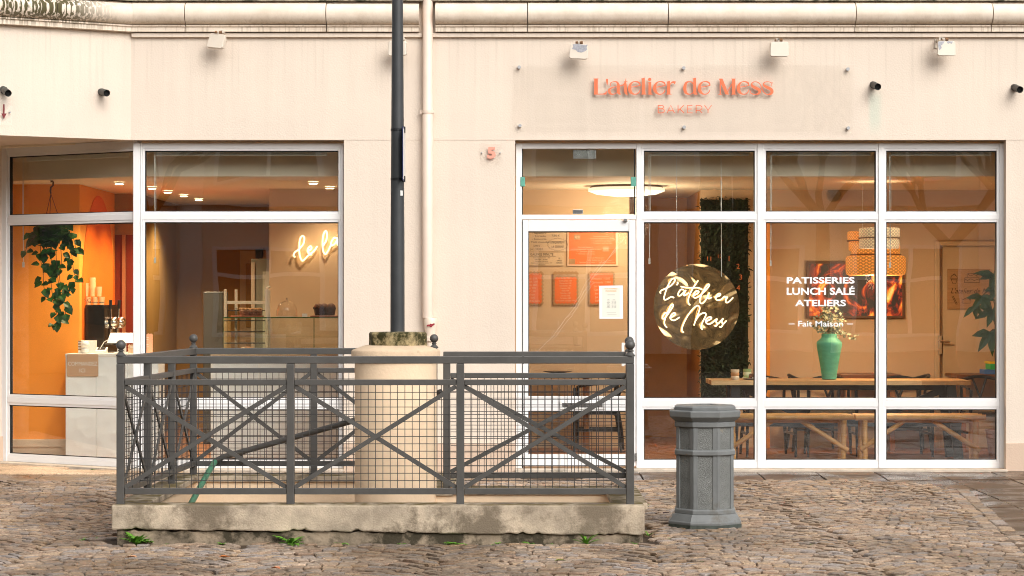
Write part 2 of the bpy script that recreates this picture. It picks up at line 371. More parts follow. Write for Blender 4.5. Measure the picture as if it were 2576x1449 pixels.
# ================================================================ THE GROUND
def inhole(x, y): return (-2.33 < x < .66 and -5.74 < y < -4.66) or (-2.33 < x < -.55 and -4.7 < y < -3.5)
def inplinth(x, y): return (-2.56 < x < .9 and -5.95 < y < -4.36) or (-2.56 < x < -.42 and -4.4 < y < -3.25)
mort = M('joint_earth', (.06, .036, .019), .9, .4, 12, bump=.8, bscale=60, dark=(.07, .06, .025), darkpos=.60)
g = MB(); xs = [-250, -2.33, -.55, .66, 250]; ys = [-250, -5.74, -4.66, -3.5, 60]
for i in range(4):
    for j in range(4):
        if inhole((xs[i] + xs[i + 1]) / 2, (ys[j] + ys[j + 1]) / 2): continue
        g.add([(xs[i], ys[j], -.02), (xs[i + 1], ys[j], -.02), (xs[i + 1], ys[j + 1], -.02), (xs[i], ys[j + 1], -.02)], [(0, 1, 2, 3)])
kind(g.build('ground', mort, org=(0, 0, -.02)), 'structure')

def stone_mat(name, rough, wet):
    m, t, b, N, L = nodes(name)
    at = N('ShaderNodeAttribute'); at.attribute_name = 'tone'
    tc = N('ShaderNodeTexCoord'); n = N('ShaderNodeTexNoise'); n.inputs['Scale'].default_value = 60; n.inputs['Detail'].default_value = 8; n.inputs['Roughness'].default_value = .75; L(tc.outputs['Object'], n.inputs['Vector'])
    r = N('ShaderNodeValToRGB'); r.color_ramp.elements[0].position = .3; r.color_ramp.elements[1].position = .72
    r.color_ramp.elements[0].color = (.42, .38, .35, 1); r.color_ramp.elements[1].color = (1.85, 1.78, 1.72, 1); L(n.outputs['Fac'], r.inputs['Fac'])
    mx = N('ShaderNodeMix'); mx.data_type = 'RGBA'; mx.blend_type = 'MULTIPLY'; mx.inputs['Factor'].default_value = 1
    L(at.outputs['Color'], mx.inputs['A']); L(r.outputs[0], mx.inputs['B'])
    # large damp patches: darker and glossier where water lies
    n2 = N('ShaderNodeTexNoise'); n2.inputs['Scale'].default_value = wet; n2.inputs['Detail'].default_value = 5; L(tc.outputs['Object'], n2.inputs['Vector'])
    r2 = N('ShaderNodeMapRange'); r2.inputs['From Min'].default_value = .42; r2.inputs['From Max'].default_value = .6; L(n2.outputs['Fac'], r2.inputs['Value'])
    dk = N('ShaderNodeMix'); dk.data_type = 'RGBA'; dk.blend_type = 'MULTIPLY'; dk.inputs['B'].default_value = (.55, .52, .48, 1); L(r2.outputs[0], dk.inputs['Factor']); L(mx.outputs['Result'], dk.inputs['A'])
    L(dk.outputs['Result'], b.inputs['Base Color'])
    mr = N('ShaderNodeMapRange'); mr.inputs['To Min'].default_value = rough[0]; mr.inputs['To Max'].default_value = rough[1]; L(r2.outputs[0], mr.inputs['Value']); L(mr.outputs[0], b.inputs['Roughness'])
    bp = N('ShaderNodeBump'); bp.inputs['Strength'].default_value = .7; bp.inputs['Distance'].default_value = .006; L(n.outputs['Fac'], bp.inputs['Height']); L(bp.outputs[0], b.inputs['Normal'])
    return m
cobm = stone_mat('damp_cobble_granite', (.75, .38), .9)
slabm = stone_mat('wet_paving_slab', (.55, .06), 1.6)
slabl = stone_mat('pale_paving_slab', (.9, .8), .8)

def edge_x(y):                       # right-hand limit of the cobbles: a slightly oblique line
    return 2.42 + (y + 12) * .107
def in_cob(x, y):
    if y > -.95 or y < -9.6 or x < -6.5: return False
    ex = edge_x(y)
    if x > ex: return False
    # rounded corner next to the house
    cx, cy = ex - .95, -1.9
    if x > cx and y > cy and ((x - cx) / .95) ** 2 + ((y - cy) / .95) ** 2 > 1: return False
    return True
rng = random.Random(3)
mb = MB(); mb.cols = []
TONES = [(.28, .21, .15), (.26, .20, .15), (.24, .205, .18), (.31, .23, .155), (.22, .175, .135), (.27, .22, .175), (.33, .255, .19), (.25, .18, .13), (.235, .21, .195)]
def cobble(cx, cy, ang, lx, ly):
    ca, sa = math.cos(ang), math.sin(ang); h = rng.uniform(-.006, .006); tx, ty = rng.uniform(-.06, .06), rng.uniform(-.06, .06)
    vs = []
    for s, z in ((1.02, -.035), (1.0, -.008), (.82, 0)):
        for ux, uy in ((-1, -1), (0, -1.03), (1, -1), (1.02, 0), (1, 1), (0, 1.03), (-1, 1), (-1.02, 0)):
            px = ux * lx / 2 * s * (.975 if ux * uy else 1) + rng.uniform(-.004, .004); py = uy * ly / 2 * s * (.975 if ux * uy else 1) + rng.uniform(-.004, .004)
            vs.append((cx + px * ca - py * sa, cy + px * sa + py * ca, z + h + (tx * px + ty * py)))
    fs = []
    for r_ in range(2):
        for j in range(8): fs.append((r_ * 8 + j, r_ * 8 + (j + 1) % 8, r_ * 8 + 8 + (j + 1) % 8, r_ * 8 + 8 + j))
    fs.append(tuple(range(16, 24)))
    mb.add(vs, fs)
    t = rng.choice(TONES); k = rng.uniform(1.1, 1.38); mb.cols += [t[0] * .3, t[1] * .26, t[2] * .22, 1] * 8 + [t[0] * .9, t[1] * .84, t[2] * .78, 1] * 8 + [t[0] * k, t[1] * k, t[2] * k, 1] * 8      # rims painted darker, in a muddy tone, for the shade in the joints
W = 1.25; rise = .42
for k in range(-6, 4):
    for row in range(-10, 125):
        y0 = -10.4 + row * .088 + (k % 2) * .0; x0 = k * W + .2
        s = -W / 2 + rng.uniform(0, .06)
        while s < W / 2 - .03:
            l = rng.uniform(.072, .11); u = s + l / 2
            yy = y0 + rise * (1 - (2 * u / W) ** 2); an = math.atan2(-rise * 8 * u / W ** 2, 1)
            lx = l * math.hypot(1, math.tan(an)) - .008; x, y = x0 + u, yy + rng.uniform(-.008, .008)
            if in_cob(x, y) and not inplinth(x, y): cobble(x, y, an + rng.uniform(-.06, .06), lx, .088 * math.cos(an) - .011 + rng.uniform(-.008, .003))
            s += l
# a border course along the edge
y = -9.5
while y < -1.95:
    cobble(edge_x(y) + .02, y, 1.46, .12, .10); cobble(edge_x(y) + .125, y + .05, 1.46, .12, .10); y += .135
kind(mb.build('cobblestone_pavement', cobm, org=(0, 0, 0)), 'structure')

# stone slabs: wet strip along the house and the right-hand pavement; pale dry slabs to the left
mb = MB(); mb.cols = []
ml = MB(); ml.cols = []
def slab(m, x, y, a, b, tone):
    h = rng.uniform(-.003, .003); tx, ty = rng.uniform(-.004, .004), rng.uniform(-.004, .004); g_ = .006
    vs = []
    for z, s in ((-.04, 0), (-.004, 0), (0, .004)):
        for ux, uy in ((0, 0), (1, 0), (1, 1), (0, 1)):
            px = x + g_ + ux * (a - 2 * g_) + (s if ux == 0 else -s); py = y + g_ + uy * (b - 2 * g_) + (s if uy == 0 else -s)
            vs.append((px, py, z - .002 + h + tx * (px - x) + ty * (py - y)))
    fs = [(8, 9, 10, 11)] + [(r_ * 4 + j, r_ * 4 + (j + 1) % 4, r_ * 4 + 4 + (j + 1) % 4, r_ * 4 + 4 + j) for r_ in range(2) for j in range(4)]
    m.add(vs, fs); k = rng.uniform(.85, 1.15); m.cols += [tone[0] * k, tone[1] * k, tone[2] * k, 1] * 12
for i in range(26):
    for j in range(19):
        x = -4.6 + i * .52; y = -.42 - j * .5
        if x > 7.5: continue
        cxx, cyy = x + .26, y + .25
        if j < 1 or (x > .5 and not all(in_cob(x + a, y + b) for a in (0, .52) for b in (0, .5))):
            if j < 2 or x > 1.4: slab(mb, x, y, .52, .5, (.075, .040, .017) if x > 0 else (.24, .18, .125))
for i in range(9):
    slab(mb, -4.6 + i * .52, -.92, .52, .5, (.22, .165, .115))
for i in range(10, 16): slab(mb, -4.6 + i * .52, -.92, .52, .5, (.18, .125, .08))
mb.v = [(p[0], p[1], p[2] - (.012 if in_cob(p[0], p[1]) or in_cob(p[0], p[1] - .3) else 0)) for p in mb.v]
kind(mb.build('slab_pavement', slabm, org=(0, 0, 0)), 'structure')
for i in range(12):
    for j in range(5):
        x = -9.5 + i * .55; y = -.35 - j * .0 + j * .45
        if x + .55 > -3.5 and j > 0: continue
        if x > -3.2: continue
        slab(ml, x, y, .55, .45, (.62, .47, .33))
ml.v = [(p[0], p[1], p[2] + .008) for p in ml.v]
kind(ml.build('pale_pavement', slabl, org=(0, 0, 0)), 'structure')

# ================================================================ THE BAKERY BUILDING
B = thing('bakery_building', (0, 0, 0), 'cream rendered ground floor of a building with two white shopfronts and a rounded stone cornice', 'building')
ZH = 2.944
NF = Vector((.484, -.875)); DF = Vector((-.875, -.484))        # the left facet above: outward normal and direction
bend = Vector((-3.385, 0)); far = bend + DF * 4.2
f = MB(); f.box(-3.385, 9, 0, .3, ZH, 5.3)
f.slab([(bend.x, 0), (far.x, far.y), (far.x - .1, far.y + .35), (bend.x, .3)], ZH, 5.3)
f.build('fascia_wall', wallm, B)
for a_, b_ in ((X(865, 0), X(1296, 0)), (X(2531, 0), 9)): MB().box(a_, b_, .004, .3, -.04, ZH).build('pier_wall', wallm, B)
f = MB(); f.slab([(-4.752, 1.0), (-9, .72), (-9, 1.2), (-5.0, 1.35)], -.04, ZH + .02)
f.build('pier_wall', wallm, B)
for a_, b_ in ((X(865, 0), X(1296, 0) + .006), (X(2531, 0) - .006, 9)): MB().box(a_, b_, -.012, .004, -.04, .25).build('wall_base', basem, B, bev=.004)
f = MB(); f.slab([(-4.745, .988), (-9, .705), (-9, .9), (-4.76, 1.04)], -.04, .25)
f.build('wall_base', basem, B, bev=.004)
f = MB(); f.slab([(bend.x + .05, .05), (far.x, far.y + .05), (-9, far.y), (-9, 1.6), (-5, 1.6), (-3.2, .35)], ZH + .008, ZH + .12)
f.build('soffit', wallm, B)
f = MB(); f.box(-7.2, 9, .3, 8.4, 5.1, 5.3); f.box(-7.2, 9, 8.2, 8.4, -.04, 5.1); f.box(8.8, 9, .3, 8.2, -.04, 5.1); f.box(-7.2, -7.0, .3, 8.2, -.04, 5.1)
f.build('roof', concrete, B)

def prof_seg(m, A, Bp, oa, ob, prof):
    n = len(prof); vs = []
    for (pt, o) in ((A, oa), (Bp, ob)):
        for d, z in prof: vs.append((pt[0] + o[0] * d, pt[1] + o[1] * d, z))
    m.add(vs, [(i, i + 1, n + i + 1, n + i) for i in range(n - 1)] + [tuple(range(n - 1, -1, -1)), tuple(range(n, 2 * n))])
roll = [(0, 4.165), (.05, 4.16)] + [(.045 + .105 * math.sin(math.pi * i / 12), 4.055 + .096 * math.cos(math.pi * i / 12)) for i in range(0, 13)] + [(0, 3.958)]
band = [(0, 3.957), (.075, 3.957), (.075, 3.945), (.06, 3.938), (.06, 3.90), (0, 3.897)]
fil = [(0, 3.892), (.035, 3.889), (.035, 3.856), (0, 3.852)]
mit = Vector((.258, -1)); n1 = Vector((0, -1))
cuts = [342, 470, 823, 1056, 1095, 1327, 1679, 2148, 2490, 3600]
cx = MB(); cb = MB()
for i in range(len(cuts) - 1):
    a, b = cuts[i], cuts[i + 1]
    if (a, b) == (1056, 1095): continue
    xa = bend.x if i == 0 else X(a, 0) + .004; xb = X(b, 0) - .004
    jz = rng.uniform(-.003, .003)
    prof_seg(cx, (xa, 0), (xb, 0), mit if i == 0 else n1, n1, [(d + (0.004 if d > .04 else 0) * rng.uniform(0, 1), z + jz) for d, z in roll])
    prof_seg(cb, (xa, 0), (xb, 0), mit if i == 0 else n1, n1, band)
pv = bend
for k, ln in enumerate((.72, .9, 2.4)):
    q = pv + DF * ln
    prof_seg(cx, q + DF * (-.003), pv + DF * (.003 if k else 0), NF, NF if k else mit, roll); prof_seg(cb, q, pv, NF, NF if k else mit, band); pv = q
cx.build('cornice_moulding', stonem, B, smooth=True); cb.build('cornice_band', stonem, B)
f = MB(); prof_seg(f, bend, (X(1062, 0), 0), mit, n1, fil); prof_seg(f, (X(1090, 0), 0), (9, 0), n1, n1, fil); f.build('fillet_band', wallm, B)
f = MB(); f.box(-3.385, 9, -.09, 0, 4.168, 4.26); f.slab([(bend.x, 0), (far.x, far.y), (far.x + NF.x * .09, far.y + NF.y * .09), (bend.x + .03, -.09)], 4.168, 4.26)
f.build('cornice_ledge', M('mossy_ledge', (.30, .25, .19), .95, .4, 14, bump=.9, bscale=30, dark=(.04, .04, .02), darkpos=.5), B)

# ---- shopfront frames.  Every frame is drawn in its own plane: u to the right, d into the house, z up
def plane(O, D):
    D = Vector(D).normalized(); Nn = Vector((-D.y, D.x)) if D.x > 0 else Vector((D.y, -D.x))
    return lambda p: (O[0] + D.x * p[0] + Nn.x * p[1], O[1] + D.y * p[0] + Nn.y * p[1], p[2])
FL = plane((0, .1), (1, 0))
def mapmb(m, fn):
    m.v = [fn(p) for p in m.v]
    if fn is not FL: m.f = [f_[::-1] for f_ in m.f]
    return m
def shop_window(label, panes, outer, fn, name='shop_window'):
    """panes: list of (u0,u1,z0,z1) of visible glass; outer: (u0,u1,z0,z1).  Bars fill what is not glass."""
    m = MB(); us = sorted({round(p[0], 4) for p in panes} | {round(p[1], 4) for p in panes}); zs = sorted({round(p[2], 4) for p in panes} | {round(p[3], 4) for p in panes})
    u0, u1, z0, z1 = outer; g_ = .022
    cols = [(u0, us[0] - g_)] + [(us[i] + g_, us[i + 1] - g_) for i in range(1, len(us) - 1, 2)] + [(us[-1] + g_, u1)]
    for a, b in cols: m.box(a, b, 0, .075, z0, z1)
    rows = [(z0, zs[0] - g_)] + [(zs[i] + g_, zs[i + 1] - g_) for i in range(1, len(zs) - 1, 2)] + [(zs[-1] + g_, z1)]
    for k, (a, b) in enumerate(rows):
        for c in range(len(cols) - 1): m.box(cols[c][1], cols[c + 1][0], .006, .07, a, b)
    for (a, b, c, d) in panes:                       # glazing beads and black gaskets round each pane
        m.m = 0
        m.box(a - g_, a, .012, .06, c - g_, d + g_); m.box(b, b + g_, .012, .06, c - g_, d + g_); m.box(a, b, .012, .06, c - g_, c); m.box(a, b, .012, .06, d, d + g_)
        m.m = 1; s = .007
        m.box(a, a + s, .024, .058, c, d); m.box(b - s, b, .024, .058, c, d); m.box(a + s, b - s, .024, .058, c, c + s); m.box(a + s, b - s, .024, .058, d - s * 1.3, d)
    w_ = mapmb(m, fn).build(name, [white, rubber], B, bev=.003)
    if label: w_['label'] = label
    for (a, b, c, d) in panes: mapmb(MB().box(a + .002, b - .002, .036, .042, c + .002, d - .002), fn).build('pane', glass, w_)
    return w_
zt = [(Z(532, .1), Z(379, .1)), (Z(1002, .1), Z(559, .1)), (Z(1157, .1), Z(1030, .1))]
cols3 = [(1620, 1899), (1927, 2204), (2230, 2508)]
shop_window('wide white window of nine panes to the right of the door', [(X(a, .1), X(b, .1), z0, z1) for a, b in cols3 for z0, z1 in zt], (X(1601, .1), X(2529, .1), .02, ZH - .022), FL)
shop_window('white window of three panes with the neon sign behind', [(X(364, .1), X(851, .1), z0, z1) for z0, z1 in zt], (X(353, .1), X(864, .1), .02, ZH - .022), FL)
O2 = Vector((-3.36, .1)); D2 = Vector((-1.405, .9)).normalized()
LF = lambda p: (O2.x + D2.x * p[0] + (-D2.y * -1) * p[1] * 1.0, O2.y + D2.y * p[0] + (-D2.x) * p[1], p[2])
shop_window('slanting white window with the hanging plant behind', [(.035, 1.585, z0, z1) for z0, z1 in zt], (.0, 1.668, .02, ZH + .004), LF)
m = MB().box(-3.385, X(352, .1), .092, .18, .02, ZH - .02); m.build('corner_post', white, B, bev=.006)
# door bay
fr = MB(); z0 = .02
fr.box(X(1298, .1), X(1313, .1), .1, .175, z0, ZH - .022); fr.box(X(1313, .1), X(1601, .1), .104, .17, Z(374, .1), ZH - .022); fr.box(X(1313, .1), X(1601, .1), .104, .17, Z(552, .1), Z(540, .1))
fr.m = 1
a, b, c, d = X(1309, .1), X(1599, .1), Z(539.5, .1), Z(374.5, .1)
fr.box(X(1313, .1), X(1313, .1) + .008, .12, .16, c, d); fr.box(b - .012, b - .002, .12, .16, c, d); fr.box(X(1313, .1), X(1316, .1), .11, .16, z0, c - .05)
dw = fr.build('door_frame', [white, rubber], B, bev=.003)
MB().box(X(1313, .1), b, .135, .142, c, d).build('pane', glass, dw)
aqua = M('aqua_glass_clamp', (.12, .36, .28), .3, .2)
for a_, b_ in ((1309, 1321), (1587, 1600)): MB().box(X(a_, .1), X(b_, .1), .095, .15, Z(469, .1), Z(445, .1)).build('glass_clamp', aqua, dw, bev=.004)
MB().box(X(1442, .1), X(1500, .1), .145, .19, Z(399, .1), Z(376, .1)).build('door_closer', steel, dw, bev=.003); MB().box(X(1441, .1), X(1467, .1), .128, .15, Z(538, .1), Z(527, .1)).build('glass_lock', steel, dw, bev=.003)
d_ = MB(); YD = .085
dx = [X(1315, YD), X(1329, YD), X(1582, YD), X(1599, YD)]; dz = [.035, Z(1143, YD), Z(1034, YD), Z(997, YD), Z(582, YD), Z(554, YD)]
d_.box(dx[0], dx[1], YD, YD + .06, dz[0], dz[5]); d_.box(dx[2], dx[3], YD, YD + .06, dz[0], dz[5])
for q in ((0, 1), (2, 3), (4, 5)): d_.box(dx[1], dx[2], YD + .004, YD + .056, dz[q[0]], dz[q[1]])
d_.m = 1
for q in ((1, 2), (3, 4)):
    d_.box(dx[1], dx[1] + .008, YD + .02, YD + .05, dz[q[0]], dz[q[1]]); d_.box(dx[2] - .01, dx[2], YD + .02, YD + .05, dz[q[0]], dz[q[1]]); d_.box(dx[1], dx[2], YD + .02, YD + .05, dz[q[1]] - .009, dz[q[1]])
door = d_.build('entrance_door', [white, rubber], B, bev=.004); door['label'] = 'white framed glass entrance door with a letter slot'
for q in ((1, 2), (3, 4)): MB().box(dx[1] + .001, dx[2] - .001, YD + .03, YD + .037, dz[q[0]], dz[q[1]]).build('pane', glass, door)
m = MB(); m.box(X(1563, YD), X(1570, YD), YD - .05, YD - .035, Z(921, YD), Z(862, YD)); m.box(X(1570, YD), X(1576, YD), YD - .05, YD, Z(868, YD), Z(864, YD)); m.box(X(1570, YD), X(1576, YD), YD - .05, YD, Z(918, YD), Z(914, YD)); m.build('pull_handle', whitep, door, bev=.003)
m = MB(); m.box(X(1408, YD), X(1522, YD), YD - .008, YD + .004, Z(1029, YD), Z(1008, YD)); m.m = 1; m.box(X(1414, YD), X(1516, YD), YD - .014, YD - .008, Z(1024, YD), Z(1013, YD)); m.build('letter_slot', [whitep, steel], door, bev=.002)
MB().box(X(1568, YD), X(1578, YD), YD - .03, YD, Z(557, YD), Z(551, YD)).build('door_catch', steel, door); MB().box(X(1597, YD), X(1602, YD), YD - .02, YD, Z(1160, YD), Z(1140, YD)).build('hinge', steel, door)
# scratched film: fine pale cracks across the glass
sm = M('scratched_film', (.85, .8, .75), .6, .05); m = MB(); rr = random.Random(5)
main = spline([(1345, 888, 0), (1385, 852, 0), (1425, 800, 0), (1455, 760, 0), (1490, 700, 0), (1530, 650, 0), (1572, 598, 0)], 4)
def crack(pts, wd):
    m.tube([(X(p[0], YD), YD + .0285, Z(p[1], YD)) for p in pts], wd, 4)
crack([(p[0] + rr.uniform(-1.2, 1.2), p[1] + rr.uniform(-1.2, 1.2)) for p in main], .0009)
crack([(p[0] + 5 + rr.uniform(-2, 2), p[1] + 4 + rr.uniform(-2, 2)) for p in main[4:16]], .0007)
crack([(p[0] - 5 + rr.uniform(-2, 2), p[1] - 4 + rr.uniform(-2, 2)) for p in main[10:20]], .0006)
for k in range(9):
    p = main[rr.randrange(3, len(main) - 3)]; crack([(p[0], p[1]), (p[0] + rr.uniform(6, 22), p[1] - rr.uniform(8, 26)), (p[0] + rr.uniform(15, 36), p[1] - rr.uniform(18, 46))], .0005)
m.build('scratch_mark', sm, door)
# threshold kerb
f = MB(); f.box(X(1296, 0), X(2531, 0), -.06, .3, -.04, .018); f.box(bend.x, X(865, 0), -.06, .3, -.04, .018); f.slab([(bend.x, -.06), (-4.8, .86), (-4.8, 1.2), (-4.4, 1.2), (bend.x, .3)], -.04, .019)
f.build('threshold', M('threshold_stone', (.55, .47, .38), .7, .2, 6, bump=.4, dark=(.2, .17, .12), darkpos=.6), B, bev=.004)

# ---- rooms behind the glass
f = MB(); f.slab([(-5.3, 1.6), (-4.7, 1.05), (-3.3, .2), (5.4, .2), (5.4, 8.1), (-5.3, 8.1)], -.03, .012); f.build('interior_floor', woodf, B)
f = MB(); f.slab([(-5.4, 1.66), (-3.42, .45), (5.5, .45), (5.5, 8.15), (-5.4, 8.15)], 2.645, 2.93); f.slab([(-5.4, 1.2), (-3.4, .22), (5.5, .22), (5.5, .6), (-3.3, .6), (-5.4, 1.9)], 2.935, 2.99); f.build('interior_ceiling', ceilm, B)
def iw(mat, *bx, name='interior_wall'):
    m = MB()
    for b_ in bx: m.box(*b_)
    return m.build(name, mat, B)
iw(orange, (-5.4, -4.2, 1.85, 2.0, 0, 2.645))
iw(orange, (-4.35, -4.2, 2.0, 3.8, 0, 2.645))
iw(M('pale_skirting', (.66, .56, .44), .6, .05), (-5.4, -4.19, 1.81, 1.85, .012, .17), (-5.4, -4.19, 1.79, 1.81, .10, .165), name='skirting')
arc = [(1.97, .9), (1.97, 1.55)] + [(2.86 - .89 * math.cos(math.pi * i / 24), 1.55 + 1.03 * math.sin(math.pi * i / 24)) for i in range(1, 24)] + [(3.75, 1.55), (3.75, .9)]
m = MB().prism([(y_, z_) for y_, z_ in arc], 0, 1); m.v = [(-4.197 + .003 * (1 - p[1]), p[0], p[2]) for p in m.v]; m.build('painted_arch', deep, B)
iw(redp, (-4.2, -3.93, 3.8, 3.95, 0, 2.21)); iw(brown, (-4.2, -3.93, 3.78, 3.97, 2.21, 2.645)) ; iw(M('door_edge_paint', (.45, .2, .08), .6, .08), (-4.12, -4.085, 3.77, 3.8, 0, 2.21), (-3.97, -3.93, 3.77, 3.8, 0, 2.21), name='door_casing')
pas = M('passage_paint', (.33, .19, .06), .75, .08, 2, spec=.12)
iw(pas, (-4.1, -3.95, 3.97, 6.5, 0, 2.645)); iw(pas, (-4.1, -2.3, 6.5, 6.65, 0, 2.645))
iw(pas, (-2.45, -2.35, 2.85, 6.5, 0, 2.645))
iw(tan, (-2.45, -.75, 2.7, 2.85, 0, 2.645)); iw(tan, (-.95, -.75, .3, 2.7, 0, 2.645))
iw(tan, (-.75, 1.2, 3.0, 3.15, 0, 2.645), (1.93, 5.5, 3.0, 3.15, 0, 2.645)); iw(tan, (5.35, 5.5, .3, 3.0, 0, 2.645))
cor = M('corridor_paint', (.50, .23, .065), .6, .15, 2, spec=.12)
iw(cor, (.9, 2.2, 4.8, 4.95, 0, 2.645)); iw(cor, (1.05, 1.2, 3.15, 4.8, 0, 2.645), (1.93, 2.08, 3.15, 4.8, 0, 2.645))
iw(tan, (-.75, 1.18, 2.98, 3.0, .012, .10), (2.5, 5.35, 2.98, 3.0, .012, .30), name='skirting')
iw(orange, (X(1926, 2.9), X(1937, 2.9), 2.9, 3.0, .012, Z(560, 2.9)), name='orange_strip')
idm = M('inner_door_paint', (.58, .42, .27), .6, .05); idr = iw(idm, (X(2372, 2.96), 4.92, 2.965, 3.0, .015, Z(622, 2.96)), name='inner_door')
m = MB(); m.box(X(2352, 2.95), X(2364, 2.95), 2.94, 3.0, .012, Z(607, 2.95)); m.box(X(2364, 2.95), 5.0, 2.942, 3.0, Z(618, 2.95), Z(607, 2.95)); m.build('casing', idm, idr, bev=.005)
m = MB(); m.box(X(2361, 2.9), X(2371, 2.9), 2.935, 2.965, Z(891, 2.9), Z(845, 2.9)); m.tube([P(2366, 859, 2.93), P(2366, 859, 2.88), P(2390, 860, 2.88)], .011, 8); m.build('door_handle', chrome, idr)
m = MB(); c = P(2097, 490, 2.97); ringv = M('vent_grille', (.38, .30, .21), .6, .1)
for r_ in (.062, .05, .038, .026, .014): m.tube([(c.x + r_ * math.cos(a_ * math.pi / 12), c.y - .01, c.z + r_ * math.sin(a_ * math.pi / 12)) for a_ in range(25)], .0035, 5, cap=False)
m.m = 1; m.prism([(c.x + .075 * math.cos(a_ * math.pi / 12), c.z + .075 * math.sin(a_ * math.pi / 12)) for a_ in range(24)], c.y, 3.0); m.build('wall_vent', [ringv, M('vent_back', (.5, .36, .22), .6, .05)], B)
m = MB(); m.box(-3.2, -2.75, 6.46, 6.5, .012, 2.1); pd = m.build('passage_door', M('passage_door_paint', (.42, .29, .17), .6, .08), B)
m = MB(); m.box(-3.13, -2.82, 6.45, 6.46, 1.2, 1.95); m.box(-3.13, -2.82, 6.45, 6.46, .2, 1.05); m.build('door_panel', pas, pd, bev=.01)

# ================================================================ OUTDOOR THINGS
# ---- stair-well parapet
S = thing('stairwell_parapet', (-.8, -5.8, 0), 'low weathered concrete kerb round the stairwell under the grey railing', 'parapet')
yf = -5.9; rr = random.Random(11)
def crumble(x0, x1, step=.05):
    xs_ = []; x = x0
    while x < x1: xs_.append(x); x += step * rr.uniform(.5, 1.2)
    return xs_ + [x1]
xl, xr = X(280, yf), X(1622, yf)
m = MB(); xs_ = crumble(xl, xr, .028); zb = []
z_ = Z(1334, yf)
for i, x in enumerate(xs_):
    t = (x - xl) / (xr - xl); base = Z(1333 + 16 * t, yf)
    z_ = base + .72 * (z_ - base) + rr.uniform(-.0025, .0025) + (rr.uniform(.004, .016) if rr.random() < .13 else 0) - (.5 * max(0, z_ - base - .012)); zb.append(z_)
m.prism([(x, z) for x, z in zip(xs_, zb)] + [(xr, .236), (xl, .236)], yf, yf + .19)
m.box(xl, -2.31, yf + .19, -3.28, .185, .234); m.box(-2.31, -.40, -3.52, -3.28, .185, .233); m.box(.64, xr + .03, yf + .19, -4.40, .185, .234); m.box(-.40, .64, -4.68, -4.40, .192, .234); m.box(-.57, -.40, -4.68, -3.52, .185, .231)
# a little irregularity on the arrises
m.build('coping', concrete, S, bev=.012)
m = MB(); xs_ = crumble(xl + .03, xr - .03, .04)
m.prism([(x, -.06) for x in (xl + .03, xr - .03)] + [(x, .072 + rr.uniform(-.008, .012) - .02 * (x - xl) / (xr - xl)) for x in xs_[::-1]], yf + .022, yf + .20)
m.box(xl + .03, -2.40, yf + .2, -3.31, -.06, .184); m.box(-2.40, -.43, -3.43, -3.31, -.06, .184); m.box(.73, xr - .0, yf + .2, -4.43, -.06, .184); m.box(-.43, .73, -4.59, -4.43, -.06, .191)
m.build('lower_course', concd, S, bev=.008)
m = MB(); m.box(-2.40, -2.33, -5.71, -3.43, -2.7, .185); m.box(-2.33, -.55, -3.5, -3.43, -2.7, .185); m.box(-.55, -.48, -4.66, -3.43, -2.7, .185); m.box(-.48, .66, -4.66, -4.59, -2.7, .192); m.box(.66, .73, -5.71, -4.59, -2.7, .185); m.box(-2.4, .73, -5.76, -5.715, -2.7, .02); m.box(-2.33, .66, -5.72, -3.5, -2.75, -2.7)
m.build('inner_wall', peach, S)
m = MB()
for i in range(9): m.box(-.62 + i * .14, -.48 + i * .14 if i < 8 else .66, -5.70, -4.67, -2.7, -2.45 + i * .27)
for i in range(6): m.box(-2.3, -.64, -3.52 - i * .26, -3.78 - i * .26, -2.7, -.4 - i * .3)
m.build('stair_flight', concd, S)

# ---- railing: one welded guard round the well
Rl = thing('guard_railing', (-.8, -5.8, .235), 'grey painted steel railing with crossed bars and wire mesh round the stairwell', 'railing')
A0, A1 = Vector((-2.465, -5.82)), Vector((.744, -5.82)); L1 = Vector((-2.35, -3.4)); K1 = Vector((X(1092, -3.4), -3.4)); K0 = Vector((X(1124, -4.53), -4.53)); K2 = Vector((.806, -4.53))
def v3(p, z): return (p.x, p.y, z)
posts = []
def post(p, top=1.12, w=.049):
    MB().bar(v3(p, .225), v3(p, top), w, w, up=(0, 1, 0)).build('post', grey, Rl, bev=.004)
def finial(p):
    MB().lathe([(.031, 0), (.031, .008), (.018, .022), (.012, .030), (.019, .034), (.019, .039), (.012, .042)] + [(.0315 * math.sin(math.pi * (i + 1.6) / 12), .072 - .0315 * math.cos(math.pi * (i + 1.6) / 12)) for i in range(10)] + [(.0005, .1035)], (p.x, p.y, 1.166), 20).build('finial', grey, Rl, smooth=True)
